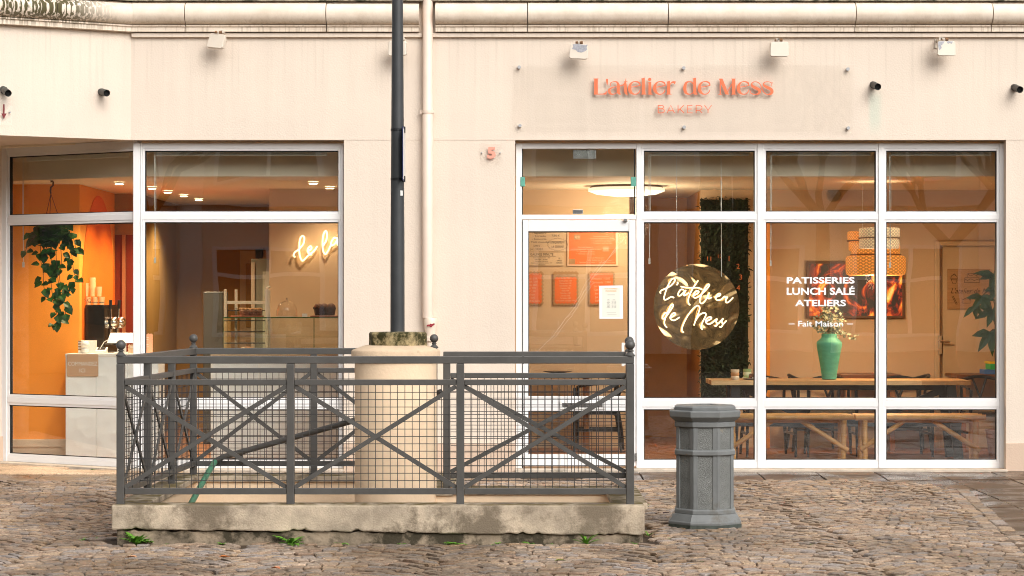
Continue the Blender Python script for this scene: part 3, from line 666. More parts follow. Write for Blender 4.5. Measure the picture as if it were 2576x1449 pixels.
def run(a, b, n, e0=1, e1=1):
    d = (b - a).normalized(); L_ = (b - a).length; nrm = Vector((-d.y, d.x))
    def q(t): return a + d * t
    MB().bar(v3(q(-.024 * e0), 1.1435), v3(q(L_ + .024 * e1), 1.1435), .05, .046).build('top_rail', grey, Rl, bev=.004)
    for i in range(n):
        t0 = L_ * i / n + .026; t1 = L_ * (i + 1) / n - .026
        m = MB(); m.bar(v3(q(t0), 1.002), v3(q(t1), 1.002), .038, .035); m.build('mid_rail', grey, Rl, bev=.003)
        m = MB(); m.bar(v3(q(t0), .316), v3(q(t1), .316), .038, .038); m.build('bottom_rail', grey, Rl, bev=.003)
        m = MB(); o = nrm * -.012
        m.bar(v3(q(t0) + o, .34), v3(q(t1) + o, .978), .028, .011, up=(nrm.x, nrm.y, 0)); o2 = nrm * -.0005
        m.bar(v3(q(t0) + o2, .978), v3(q(t1) + o2, .34), .028, .011, up=(nrm.x, nrm.y, 0)); 
        m.m = 0
        m.build('cross_brace', grey, Rl)
        m = MB(); o3 = nrm * .011; k = round((t1 - t0) / .0465)
        for j in range(1, k):
            p_ = q(t0 + (t1 - t0) * j / k) + o3; m.tube([v3(p_, .33), v3(p_, .99)], .0023, 5)
        o4 = nrm * .0145
        for j in range(1, 14):
            z = .335 + (.985 - .335) * j / 14; m.tube([v3(q(t0) + o4, z), v3(q(t1) + o4, z)], .0023, 5)
        m.build('wire_mesh', wire, Rl)
run(A0, A1, 3); run(A0, L1, 3, 0, 1); run(L1, K1, 2, 0, 1); run(K0, K2, 1); run(A1, K2, 1, 0, 0)
for p in [A0 + (A1 - A0) * (i / 3) for i in range(4)] + [A0 + (L1 - A0) * (i / 3) for i in (1, 2, 3)] + [L1 + (K1 - L1) * .5, K1, K0, K2]: post(p)
for p in (A0, A1, L1, K1, K2): finial(p)
m = MB(); c = A0 + (A1 - A0) * .79; m.box(c.x - .006, c.x + .006, c.y - .0265, c.y + .0265, 1.119, 1.168); m.build('weld_joint', grey, Rl)

h = thing('handrail', P(545, 1158, -3.5), 'sloping grey tube handrail behind the left part of the railing', 'handrail')
m = MB(); m.tube([P(541, 1161, -3.47), P(560, 1150, -3.47), P(890, 1058, -4.0), P(1110, 986, -4.42)], .021, 12); m.build('tube', grey, h, smooth=True)
m = MB(); m.tube([P(605, 1143, -3.5), P(610, 1166, -3.44)], .013, 8); m.build('bracket', grey, h)
gt = M('green_paint', (.015, .16, .085), .35, .15, 9, dark=(.01, .06, .035), darkpos=.62)
h = thing('stair_handrail', (-2.18, -3.7, .3), 'dark green tube handrail descending into the stairwell', 'handrail')
MB().tube([(-2.165, -3.62, .34), (-2.17, -4.0, .278), (-2.17, -5.1, .09), (-2.17, -5.6, .0)], .021, 12).build('tube', gt, h, smooth=True)
m = MB(); m.tube([(-2.17, -5.0, .09), (-2.24, -5.0, .02), (-2.34, -5.0, .0)], .009, 6); m.box(-2.335, -2.325, -5.03, -4.97, -.04, .03); m.build('bracket', black, h)

# ---- column carrying the lamp post
yc = -4.62; C_ = thing('stone_pillar', (-.81, yc, -2.7), 'square cream rendered pillar rising from the stairwell under the lamp post', 'pillar')
cx0 = X(990, yc - .28)
def octo(cx, cy, a, ch, z0, z1, m=None):
    m = m or MB(); p = [(cx - a, cy - a + ch), (cx - a + ch, cy - a), (cx + a - ch, cy - a), (cx + a, cy - a + ch), (cx + a, cy + a - ch), (cx + a - ch, cy + a), (cx - a + ch, cy + a), (cx - a, cy + a - ch)]
    return m.slab(p, z0, z1)
MB().lathe([(.281, -2.7), (.280, 1.10)], (cx0, yc, 0), 48).build('shaft', peach, C_, smooth=True)
m = MB().lathe([(.284, 1.095), (.302, 1.108), (.304, 1.172), (.298, 1.18), (.21, 1.212), (.01, 1.215)], (cx0, yc, 0), 48)
m.build('capital', M('pillar_cap', (.66, .49, .33), .85, .14, 6, bump=.4, dark=(.34, .25, .15), darkpos=.62), C_, smooth=True)
xb = X(997, yc - .2); m = MB(); rad = .205
m.lathe([(rad, 1.2), (rad * 1.0, 1.225), (rad * 1.0, 1.288), (rad * .96, 1.302), (.02, 1.305)], (xb, yc, 0), 8, ph=R(22.5 + 11)); m.build('mossy_block', mossy, C_, bev=.006)

# ---- lamp post
xl_ = X(1000, yc); Lp = thing('lamp_post', (xl_, yc, 1.3), 'dark grey tapered lamp post standing on the mossy pillar', 'lamp post')
postm = M('post_paint', (.042, .045, .048), .4, .1, 8, bump=.06, dark=(.035, .035, .037), darkpos=.7)
MB().lathe([(.049, 1.296), (.048, 1.9), (.0415, 3.0), (.034, 4.19), (.027, 6.6), (.001, 6.61)], (xl_, yc, 0), 28).build('pole', postm, Lp, smooth=True)
m = MB(); m.tube([(xl_, yc, 6.5), (xl_, yc - .3, 6.75), (xl_, yc - .9, 6.8)], .02, 8); m.lathe([(.02, 0), (.12, .03), (.13, .07), (.06, .12), (.01, .13)], (xl_, yc - .95, 6.74), 14); m.build('lamp_head', postm, Lp, smooth=True)
xe = X(1016, yc)
for py in (327, 451): m = MB(); m.lathe([(.044, -.01), (.047, -.008), (.047, .008), (.044, .01)], (xl_, yc, Z(py, yc)), 24); m.box(xe - .012, xe + .01, yc - .03, yc + .03, Z(py + 7, yc), Z(py - 8, yc)); m.build('clamp', black, Lp)
m = MB(); m.box(xe - .001, xe + .002, yc - .16, yc + .16, Z(456, yc), Z(322, yc)); m.m = 1; m.box(xe + .002, xe + .0035, yc - .155, yc + .155, Z(452, yc), Z(326, yc)); m.build('street_sign', [M('sign_blue', (.02, .035, .16), .4, .05), whitep], Lp)
m = MB(); m.prism([(X(1008, yc), Z(493, yc)), (X(1014, yc), Z(493, yc)), (X(1014, yc), Z(480, yc)), (X(1008, yc), Z(480, yc))], yc - .041, yc - .036); m.build('sticker', whitep, Lp)

# ---- downpipe
dp = thing('downpipe', (X(1076, 0), -.06, 0), 'cream painted drainpipe running down the wall beside the lamp post', 'drainpipe')
xd = X(1076, -.06); pm = M('pipe_paint', (.78, .63, .52), .45, .05, 5, dark=(.6, .45, .32), darkpos=.72)
m = MB(); m.lathe([(.047, Z(800, 0)), (.047, Z(287, 0)), (.045, Z(286, 0)), (.045, 4.5)], (xd, -.06, 0), 20); m.build('pipe', pm, dp, smooth=True)
m = MB(); m.lathe([(.051, -.014), (.053, -.012), (.053, .012), (.051, .014)], (xd, -.06, Z(283, 0)), 20); m.box(xd - .066, xd - .05, -.064, -.05, Z(288, 0), Z(279, 0)); m.box(xd + .05, xd + .066, -.064, -.05, Z(287, 0), Z(280, 0)); m.box(xd - .012, xd + .012, -.02, .006, Z(287, 0), Z(279, 0)); m.build('bracket', pm, dp)
m = MB(); zz = Z(800, 0); m.lathe([(.04, -1.36), (.04, -.21), (.056, -.205), (.056, -.17), (.045, -.165), (.048, -.12), (.058, -.07), (.060, -.01), (.055, 0), (.045, 0)], (X(1083, -.06), -.06, zz), 20); m.build('cast_boot', M('boot_paint', (.82, .68, .55), .4, .06, 5, dark=(.6, .48, .36), darkpos=.7), dp, smooth=True)
m = MB(); px0 = X(1083, -.12); zc = Z(818, -.12)
poly = [(-.034, -.004), (-.022, .008), (-.012, .002), (-.002, .014), (.012, .010), (.034, .018), (.036, .004), (.02, -.004), (.012, -.016), (-.002, -.018), (-.014, -.006), (-.026, -.012)]
m.prism([(px0 + a_, zc + b2) for a_, b2 in poly], -.1215, -.108); m.build('red_primer_patch', M('red_primer', (.28, .02, .03), .6, .2, 40), dp)

# ---- litter bin
yb = -4.8; Bn = thing('litter_bin', (X(1775, yb), yb, 0), 'grey cast octagonal litter bin with an open top on the cobbles', 'bin')
bx = X(1773, yb); ph = R(22.5 - 4)
def oc(ap): return ap / math.cos(math.pi / 8)
def ring(prof, name, mat, bev=.004):
    return MB().lathe([(oc(r_), z) for r_, z in prof], (bx, yb, 0), 8, ph=ph).build(name, mat, Bn, bev=bev)
ring([(.2445, -.005), (.2445, .02), (.24, .021)], 'stained_foot', M('foot_stain', (.05, .06, .05), .6, .5, 16), 0); ring([(.243, 0.018), (.243, .036), (.236, .042), (.21, .088), (.15, .09)], 'base', greyb)
ring([(.19, .085), (.203, .088), (.203, .115), (.196, .122)], 'lower_band', greyb)
ring([(.185, .118), (.185, .485)], 'lower_panel', greyr, 0); ring([(.185, .512), (.185, .68)], 'upper_panel', greyr, 0)
ring([(.185, .478), (.203, .483), (.203, .511), (.192, .519)], 'middle_band', greyb)
ring([(.185, .666), (.203, .671), (.203, .704), (.18, .706)], 'upper_band', greyb)
ring([(.195, .704), (.235, .738), (.238, .775), (.228, .782), (.18, .782)], 'rim', greyb)
# open lid with a round hole
n8 = 8; m = MB(); hole = .095
for (ro, z, ri) in ((.205, .783, .1), (.205, .804, .1), (.185, .816, hole)): pass
outer = [(oc(.205) * math.cos(2 * math.pi * j / 8 + ph), oc(.205) * math.sin(2 * math.pi * j / 8 + ph)) for j in range(8)]
inn = [(hole * math.cos(2 * math.pi * j / 8 + ph), hole * math.sin(2 * math.pi * j / 8 + ph)) for j in range(8)]
tp = [(oc(.188) * math.cos(2 * math.pi * j / 8 + ph), oc(.188) * math.sin(2 * math.pi * j / 8 + ph)) for j in range(8)]
vs = [(bx + x, yb + y, .783) for x, y in outer] + [(bx + x, yb + y, .803) for x, y in outer] + [(bx + x, yb + y, .812) for x, y in tp] + [(bx + x, yb + y, .818) for x, y in inn] + [(bx + x, yb + y, .70) for x, y in inn]
fs = [(i * 8 + j, i * 8 + (j + 1) % 8, i * 8 + 8 + (j + 1) % 8, i * 8 + 8 + j) for i in range(4) for j in range(8)]
m.add(vs, fs); m.add([(bx + x, yb + y, .72) for x, y in inn], [tuple(range(8))]); m.build('lid', greyb, Bn, bev=.003)
m = MB()
for j in range(8):                                # corner ribs
    an = 2 * math.pi * j / 8 + ph
    for z0_, z1_ in ((.118, .484), (.514, .670)):
        ra = oc(.188); p = Vector((bx + ra * math.cos(an), yb + ra * math.sin(an)))
        for sgn in (-1, 1):
            e = Vector((math.cos(an + sgn * (math.pi / 2 + math.pi / 8)), math.sin(an + sgn * (math.pi / 2 + math.pi / 8))))
            nn = Vector((math.cos(an + sgn * math.pi / 8), math.sin(an + sgn * math.pi / 8)))
            a1 = p + nn * .004; b1 = p + e * .026 + nn * .004; c1 = p + e * .029 - nn * .006; d1 = p - nn * .006
            m.slab([tuple(a1), tuple(b1), tuple(c1), tuple(d1)], z0_, z1_)
m.build('corner_rib', greyb, Bn)
m = MB(); m.tube([(bx - .203, yb - .03, .79), (bx - .215, yb - .03, .80), (bx - .215, yb + .0, .80)], .006, 6); m.build('lid_hinge', steel, Bn)

# ---- floodlights under the cornice
flm = M('flood_housing', (.68, .60, .50), .4, .04, 8, dark=(.7, .62, .5), darkpos=.72); rustm = M('rusty_clamp', (.20, .10, .045), .8, .4, 60); peel = M('peeled_silver', (.33, .33, .36), .35, .3, 60)
def flood(px, py, tilt, yaw, label, patch=None, roll_=0, side=1):
    y = -.16; c = P(px, py, y); F_ = thing('floodlight', c, label, 'floodlight', 'square floodlights under the cornice')
    m = MB(); w_, h_ = .082, .066
    pr = [(-w_ + .012, -h_), (w_ - .012, -h_), (w_, -h_ + .012), (w_ * .97, h_ - .012), (w_ - .016, h_), (-w_ + .016, h_), (-w_ * .97, h_ - .012), (-w_, -h_ + .012)]
    m.prism(pr, -.016, .016); m.prism([(a_ * .8, b2 * .8) for a_, b2 in pr], .016, .05)
    rot = Matrix.Rotation(R(yaw), 3, 'Z') @ Matrix.Rotation(R(tilt), 3, 'X') @ Matrix.Rotation(R(roll_), 3, 'Y')
    def tr(mm): mm.v = [tuple(c + rot @ Vector(p)) for p in mm.v]; return mm
    tr(m).build('housing', flm, F_, bev=.005)
    if patch:
        m = MB()
        for pp in patch: m.prism([(a_ * w_, b2 * h_) for a_, b2 in pp], -.0175, -.012)
        tr(m).build('peeled_patch', peel, F_)
    m = MB(); zt_ = c.z + .075; sx = .05 * side
    m.box(c.x + sx - .022, c.x + sx + .022, -.012, .0, zt_ - .055, zt_ + .025); m.box(c.x + sx - .012, c.x + sx + .012, -.17, -.012, zt_, zt_ + .022); m.bar((c.x + sx * .3, -.16, zt_ + .01), (c.x + sx * .3, -.15, c.z + .055), .012, .03, up=(0, 1, 0)); m.bar((c.x + sx * .3, -.16, zt_ + .01), (c.x + sx, -.16, zt_ + .01), .02, .02); m.build('bracket', flm, F_)
    m = MB(); m.tube([(c.x + sx * .3 + .008, -.16, zt_ + .006), (c.x + sx * .3 + .034, -.16, zt_ + .006)], .014, 10); m.tube([(c.x + sx * .3 - .03, -.16, zt_ + .006), (c.x + sx * .3 - .01, -.16, zt_ + .006)], .011, 10); m.build('pivot', rustm, F_)
flood(545, 104, -16, -24, 'tilted cream floodlight above the left shop window', roll_=8)
flood(1000, 122, -5, -8, 'cream floodlight half hidden behind the lamp post', roll_=0)
pat = [(-.7, .9), (-.2, .98), (.5, .92), (.95, .95), (.8, .6), (.92, .3), (.6, .0), (.3, -.15), (-.1, -.1), (-.3, .15), (-.75, .3), (-.6, .6)]
flood(1456, 130, -4, -4, 'cream floodlight with a large peeled silver patch above the sign', [pat], roll_=3, side=.1)
flood(1960, 124, -3, 3, 'clean cream floodlight above the right end of the shop sign', roll_=0, side=-.3)
flood(2380, 122, -3, 6, 'cream floodlight with peeling edges near the right corner', [[(-.9, .9), (-.2, .95), (-.35, .6), (-.6, .35), (-.55, 0), (-.8, -.3), (-.92, .2)], [(.0, .95), (.7, .93), (.6, .6), (.3, .7), (.15, .55)]], side=-1)

# ---- rainwater spouts
verd = M('copper_spout', (.05, .045, .04), .55, .3, 30, dark=(.06, .14, .11), darkpos=.55); hol = M('spout_hollow', (.004, .004, .004), .9, .1)
def spout(x, y, z, d, label):
    s_ = thing('rain_spout', (x, y, z), label, 'spout', 'short copper spouts through the wall'); d = Vector(d); L_ = .16; r_ = .03
    p = Vector((x, y, z)); m = MB(); m.tube([p - d * .02, p + d * L_], r_, 18, cap=False); m.tube([p + d * L_, p - d * .01], r_ - .003, 18, cap=False); q_ = p + d * .03; m.tube([q_ - d * .004, q_ + d * .004], r_ + .0025, 18)
    m.build('tube', verd, s_, smooth=True); MB().tube([p + d * (L_ - .02), p + d * (L_ - .025)], r_ - .0032, 16).build('bore', hol, s_)
down = lambda v: Vector(v).normalized()
spout(X(2196, 0), 0, Z(213, 0), down((.12, -1, -.22)), 'dark copper spout beside the shop sign above a green stain')
spout(X(2551, 0), 0, Z(220, 0), down((.12, -1, -.22)), 'dark copper spout at the far right edge of the wall')
def onfacet(px, py, out=0):
    # where the sight line meets the slanting upper wall
    t = 0; a_ = (px - 1288) / F
    t = (a_ * (20 + bend.y) - bend.x) / (DF.x - a_ * DF.y); p = bend + DF * t; return Vector((p.x + NF.x * out, p.y + NF.y * out, Z(py, p.y)))
p = onfacet(254, 231); spout(p.x, p.y, p.z, down((NF.x, NF.y, -.15)), 'weathered spout on the slanting wall above the plant window')
p = onfacet(8, 225); spout(p.x, p.y, p.z, down((NF.x, NF.y, -.3)), 'weathered spout at the far left above the arrow plate')

# ---- clear acrylic signs
acry = glass_mat('clear_acrylic', (.998, .996, .993), .6, .02, 1.45)
stud = M('satin_stud', (.42, .42, .43), .35, .05)
SG = thing('shop_sign', P(1718, 250, 0), 'wide clear acrylic fascia sign with salmon lettering over the door', 'shop sign'); ysg = -.032
MB().box(X(1290, ysg), X(2146, ysg), ysg, ysg + .008, Z(333, ysg), Z(162, ysg)).build('acrylic_plate', acry, SG, bev=.002)
for px, py in ((1306, 169), (1720, 171), (2133, 174), (1308, 316), (1721, 320), (2134, 322)):
    m = MB(); p = P(px, py, ysg); m.tube([(p.x, 0, p.z), (p.x, ysg - .010, p.z)], .015, 16); m.build('standoff', stud, SG)
def sg(x, y): return (X((2340 + x / 3.3026) / 1.59006, ysg), Z((270 + y / 3.3026) / 1.59006, ysg))
kz = (1 / 3.3026 / 1.59006) * (20 + ysg) / F
m = MB(); lay = [0]
def nxt(): lay[0] += 1; return ysg - .001 - .00025 * (lay[0] % 5), .010
def S_(pts, ws, sub=5):
    q = spline([(a_, b2, 0) for a_, b2 in pts], sub); ww = spline([(w_, 0, 0) for w_ in ws], sub); y_, th = nxt()
    ribbon(m, [sg(a_.x, a_.y) for a_ in q], [max(3, w_.x) * kz for w_ in ww], y_, th)
def G_(pts):
    y_, th = nxt(); m.prism([sg(*p) for p in pts], y_ - th, y_)
G_([(108, 147), (182, 147), (168, 156), (168, 348), (240, 346), (268, 332), (289, 305), (282, 358), (114, 358), (122, 350), (122, 156)])
S_([(290, 152), (291, 175), (292, 205), (293, 236)], [22, 26, 16, 5])
def glyph_a(o):
    S_([(342 + o, 248), (334 + o, 225), (345 + o, 200), (380 + o, 189), (420 + o, 194), (438 + o, 225)], [8, 9, 9, 10, 20, 36])
    S_([(438 + o, 222), (440 + o, 270), (440 + o, 320), (452 + o, 345), (474 + o, 355)], [36, 40, 38, 26, 8])
    S_([(440 + o, 256), (385 + o, 258), (335 + o, 278), (318 + o, 308), (335 + o, 345), (375 + o, 354), (425 + o, 332)], [8, 10, 18, 36, 26, 10, 8])
glyph_a(0)
S_([(452, 252), (480, 236), (505, 230), (527, 196), (541, 146)], [7, 10, 14, 12, 5]); S_([(530, 185), (533, 240), (535, 310), (545, 345), (564, 355)], [18, 34, 38, 28, 8]); S_([(515, 189), (560, 189)], [9, 9])
def glyph_e(o):
    S_([(608 + o, 262), (670 + o, 250), (730 + o, 238)], [9, 10, 9]); S_([(730 + o, 240), (715 + o, 205), (680 + o, 188), (640 + o, 190), (602 + o, 220), (588 + o, 272), (602 + o, 322), (640 + o, 352), (685 + o, 350), (715 + o, 325), (726 + o, 294)], [10, 20, 16, 12, 28, 42, 36, 16, 11, 12, 8])
glyph_e(0); glyph_e(331); glyph_e(922); glyph_e(1437)
G_([(737, 150), (788, 134), (791, 250), (798, 345), (814, 358), (738, 358), (750, 347), (752, 156)])
G_([(853 + 22 * math.cos(a_ * .3927), 160 + 22 * math.sin(a_ * .3927)) for a_ in range(16)]); G_([(822, 203), (873, 188), (876, 345), (897, 358), (822, 358), (838, 347), (838, 208)])
G_([(1070, 191), (1121, 177), (1126, 347), (1146, 358), (1068, 358), (1085, 347), (1085, 197)]); S_([(1121, 235), (1138, 205), (1165, 194), (1193, 204)], [6, 14, 24, 38])
S_([(1432, 225), (1410, 196), (1375, 188), (1335, 205), (1317, 270), (1330, 330), (1370, 354), (1410, 345), (1436, 318)], [8, 12, 12, 28, 42, 34, 14, 10, 8]); G_([(1415, 150), (1466, 134), (1469, 335), (1486, 358), (1440, 358), (1430, 340), (1430, 157)])
G_([(1768, 148), (1814, 148), (1900, 358), (1856, 358)]); S_([(1785, 150), (1786, 250), (1786, 356)], [13, 13, 13]); S_([(1762, 355), (1811, 355)], [8, 8]); S_([(1882, 352), (1893, 300), (1920, 250), (1942, 215)], [7, 9, 9, 8]); G_([(1926, 148), (1994, 148), (1984, 156), (1984, 350), (2001, 358), (1924, 358), (1941, 350), (1941, 156)])
S_([(2178, 355), (2186, 306)], [5, 9]); S_([(2182, 330), (2215, 352), (2260, 355), (2300, 338), (2300, 300), (2255, 272), (2210, 246), (2200, 215), (2230, 192), (2275, 194), (2310, 220), (2332, 268), (2362, 330), (2405, 356), (2450, 350), (2470, 320), (2455, 288), (2410, 266), (2368, 240), (2358, 210), (2390, 191), (2435, 192), (2470, 210)], [6, 12, 14, 28, 38, 36, 30, 18, 10, 9, 10, 11, 11, 12, 28, 38, 38, 36, 28, 16, 10, 10, 8], 4); S_([(2474, 198), (2460, 242)], [9, 5])
m.build('lettering', salmon, SG); let = m
m = MB(); W9 = lambda pts, sub=1: S_(pts, [9.5] * len(pts), sub)
for pts, sb in (([(966, 602), (966, 499)], 1), ([(966, 501), (1010, 501), (1034, 512), (1034, 534), (1010, 545), (966, 545)], 2), ([(1005, 546), (1042, 556), (1044, 585), (1015, 600), (966, 600)], 2), ([(1084, 602), (1132, 500), (1181, 602)], 1), ([(1102, 572), (1164, 572)], 1), ([(1228, 602), (1228, 499)], 1), ([(1305, 500), (1230, 568)], 1), ([(1252, 548), (1308, 602)], 1),
                ([(1418, 501), (1350, 501), (1350, 600), (1420, 600)], 1), ([(1350, 549), (1408, 549)], 1), ([(1467, 602), (1467, 499)], 1), ([(1467, 501), (1515, 502), (1543, 520), (1540, 550), (1512, 566), (1467, 567)], 2), ([(1512, 566), (1547, 602)], 1), ([(1577, 500), (1625, 565), (1670, 500)], 1), ([(1624, 562), (1624, 602)], 1)): W9(pts, sb)
m.build('small_lettering', salmon, SG)
NP = thing('house_number_sign', P(1234, 390, 0), 'small clear acrylic plate with a salmon figure five beside the door', 'number sign')
MB().box(X(1206, -.03), X(1262, -.03), -.020, -.015, Z(414, -.03), Z(361, -.03)).build('acrylic_plate', acry, NP, bev=.002)
m = MB(); text(m, '5', X(1226, -.035), X(1247, -.035), Z(399, -.035), Z(369, -.035), -.0205, .005, .05); m.build('numeral', M('pale_salmon_paint', (.85, .34, .25), .4, .03), NP)
for px in (1212, 1258): p = P(px, 384, -.03); MB().tube([(p.x, 0, p.z), (p.x, -.023, p.z)], .006, 10).build('standoff', stud, NP)
AP = thing('arrow_sign', onfacet(10, 285), 'clear plate with a dark red down arrow at the far left', 'sign')
def facetbox(m, px0, px1, py0, py1, o0, o1):
    a_ = onfacet(px0, py0); b2 = onfacet(px1, py0); z0_ = onfacet(px1, py1).z; z1_ = b2.z; N3 = Vector((NF.x, NF.y, 0))
    def q(p_, o): return (p_.x + N3.x * o, p_.y + N3.y * o)
    m.slab([q(a_, o0), q(b2, o0), q(b2, o1), q(a_, o1)], z0_, z1_)
m = MB(); facetbox(m, -20, 28, 253, 315, .022, .028); m.build('acrylic_plate', acry, AP)
m = MB(); N3 = Vector((NF.x, NF.y, 0)); arrow = [(5, 263), (9, 263), (9, 286), (14, 286), (7, 300), (1, 286), (5, 286)]
vs = [onfacet(px, py, .029) for px, py in arrow]; vs2 = [v + N3 * .003 for v in vs]; n = len(vs)
m.add(vs + vs2, [tuple(range(n)), tuple(range(2 * n - 1, n - 1, -1))] + [((i + 1) % n, i, n + i, n + (i + 1) % n) for i in range(n)]); m.build('arrow', M('dark_red_vinyl', (.18, .01, .015), .5, .05), AP)
p = onfacet(23, 283); MB().tube([p, p + N3 * .036], .007, 10).build('standoff', stud, AP)

# ---- weeds and fallen leaves
def weed(x, y, n, ln, label, name='weed', lobed=True, wd=.3, up=.7, z=-.01):
    t = thing(name, (x, y, z), label, 'weed', 'weeds in the paving joints'); m = MB(); r_ = random.Random(int(x * 1000) + int(y * 777))
    for i in range(n):
        an = r_.uniform(0, 2 * math.pi); l = ln * r_.uniform(.55, 1.1); d = Vector((math.cos(an), math.sin(an), r_.uniform(.25, 1) * up * 1.6)).normalized()
        m.leaf((x + r_.uniform(-.01, .01), y + r_.uniform(-.01, .01), z), d, (0, 0, 1), l, l * wd, .35, .35)
        if lobed:
            for k in (.4, .6, .8):
                for s_ in (-1, 1):
                    side = d.cross(Vector((0, 0, 1))).normalized() * s_; m.leaf(Vector((x, y, z)) + d * l * k - Vector((0, 0, .35 * l * k * k)), d * .5 + side, (0, 0, 1), l * .25, l * .16, .2, .3)
    m.build('leaves', leafg, t)
def gp(px, py):
    y = 1.52 * F / (py - 755) - 20; return X(px, y), y
for px, py, n, ln, lb, lob, up in ((350, 1362, 13, .13, 'tall bright green weed at the left end of the concrete kerb', True, 1.0), (737, 1362, 14, .12, 'broad leafy weed below the second post of the railing', True, .7),
        (1145, 1366, 12, .08, 'leafy weed at the crack below the third railing post', True, .5), (1475, 1368, 16, .11, 'grassy tuft below the right part of the kerb', False, 1.2), (665, 1362, 16, .05, 'flat creeping weed left of the broad leafy one', False, .4),
        (210, 1356, 18, .05, 'low green weed on the cobbles left of the kerb', False, .5), (235, 1355, 14, .05, 'low green weed touching the cobbles by the kerb corner', False, .6), (1625, 1275, 14, .06, 'small weed at the right side of the kerb', False, .8), (1630, 1345, 12, .07, 'weed at the right front corner of the kerb', False, .8), (1598, 1362, 12, .05, 'tiny weed under the right end of the kerb', False, .6),
        (232, 1183, 16, .07, 'green weed at the foot of the slanting window', False, .6), (1785, 1412, 10, .05, 'small moss tuft on the cobbles in front of the bin', False, .4), (2040, 1366, 8, .05, 'small green tuft right of the bin on the cobbles', False, .3), (2410, 1396, 10, .05, 'green tuft in the cobbles at the lower right', False, .3), (1385, 1366, 10, .04, 'small sprig under the middle of the right railing panel', False, .5), (1690, 1352, 8, .05, 'sprig on the cobbles left of the bin foot', False, .3), (2195, 1183, 10, .05, 'sprig at the sill under the last window pane', False, .6)):
    x, y = gp(px, py); y = -5.94 if 1350 < py < 1370 and -2.4 < x < .8 else y; weed(x, y, n, ln, lb, lobed=lob, up=up, wd=.34 if lob else .16)
for k, (px, lb) in enumerate(((420, 'sprig at the kerb foot between the tall weed and the second post'), (560, 'sprig at the kerb foot left of the flat creeping weed'), (860, 'sprig at the kerb foot below the left edge of the pillar'), (1010, 'sprig at the kerb foot below the right edge of the pillar'), (1250, 'sprig at the kerb foot right of the third post'), (1330, 'sprig at the kerb foot before the grassy tuft'), (1540, 'sprig at the kerb foot near its right corner'))):
    weed(X(px, -5.95), -5.945, 9, .035 + .012 * (k % 3), lb, lobed=False, up=.5, wd=.4, z=-.008)
def dry(px, py, c, lb, rz):
    x, y = gp(px, py); t = MB(); t.leaf((x, y, .014), (math.cos(rz), math.sin(rz), .1), (0, 0, 1), .07, .035, .5, .1); tag(t.build('fallen_leaf', M('dry_leaf_' + c[0], c[1], .6, .2, 40)), lb, 'leaf', 'fallen leaves on the cobbles')
dry(550, 1408, ('orange', (.55, .16, .03)), 'orange leaf on the cobbles in front of the left railing panel', .2); dry(705, 1437, ('rust', (.6, .2, .08)), 'rust coloured leaf at the bottom edge of the cobbles', 2.6); dry(990, 1362, ('maroon', (.2, .03, .02)), 'dark red leaf against the kerb below the pillar', 1.3)
dry(345, 1408, ('pale', (.6, .3, .15)), 'pale orange leaf on the cobbles below the left kerb end', 2.9); dry(1668, 1297, ('brown', (.07, .03, .03)), 'dark brown leaf on the cobbles left of the bin', .8); dry(1395, 1417, ('olive', (.2, .22, .04)), 'olive leaf on the cobbles below the right railing panel', .1)

# ================================================================ INSIDE: THE ORDER COUNTER (left)
def lab(m, name, mat, label, cat, group=None, **k): return tag(m.build(name, mat, **k), label, cat, group)
# roller blinds
blm = M('blind_cassette', (.74, .74, .66), .5, .04); chm = M('bead_chain', (.75, .72, .66), .3, .1, metal=.3)
def blind(x0, x1, chain, py_end, label, fn=None, y=.2):
    z0_, z1_ = Z(392, y), Z(381, y); t = thing('roller_blind', ((x0 + x1) / 2, y, z0_), label, 'blind', 'rolled up blinds above the shop windows')
    def fin(m): 
        if fn: mapmb(m, fn)
        return m
    fin(MB().box(x0, x1, y - .1, y - .06, z0_, z1_)).build('cassette', blm, t, bev=.006)
    m = MB(); ze = Z(py_end, y)
    for dx_ in (0, .012): m.tube([(chain + dx_, y - .11, z0_ + .03), (chain + dx_ * .9 + .002, y - .112, (z0_ + ze) / 2), (chain + .006, y - .11, ze)], .0028, 5)
    m.box(chain - .004, chain + .014, y - .118, y - .104, ze - .05, ze); fin(m).build('pull_chain', chm, t)
blind(X(388, .2), X(822, .2), X(389, .2), 648, 'wide rolled up blind at the top of the window with the neon sign', lambda p: (p[0], p[1] + .1, p[2]))
for a, b, cx_, e, lb in ((1632, 1885, 1632, 650, 'rolled up blind above the hanging gold disc'), (1942, 2190, 1937, 655, 'rolled up blind above the white window lettering'), (2240, 2495, 2237, 660, 'rolled up blind at the far right window')):
    blind(X(a, .2), X(b, .2), X(cx_, .2), e, lb, lambda p: (p[0], p[1] + .1, p[2]))
blind(.25, 1.5, 1.52, 655, 'rolled up blind over the slanting window with the hanging plant', lambda p: LF((p[0], p[1] + .05, p[2])))

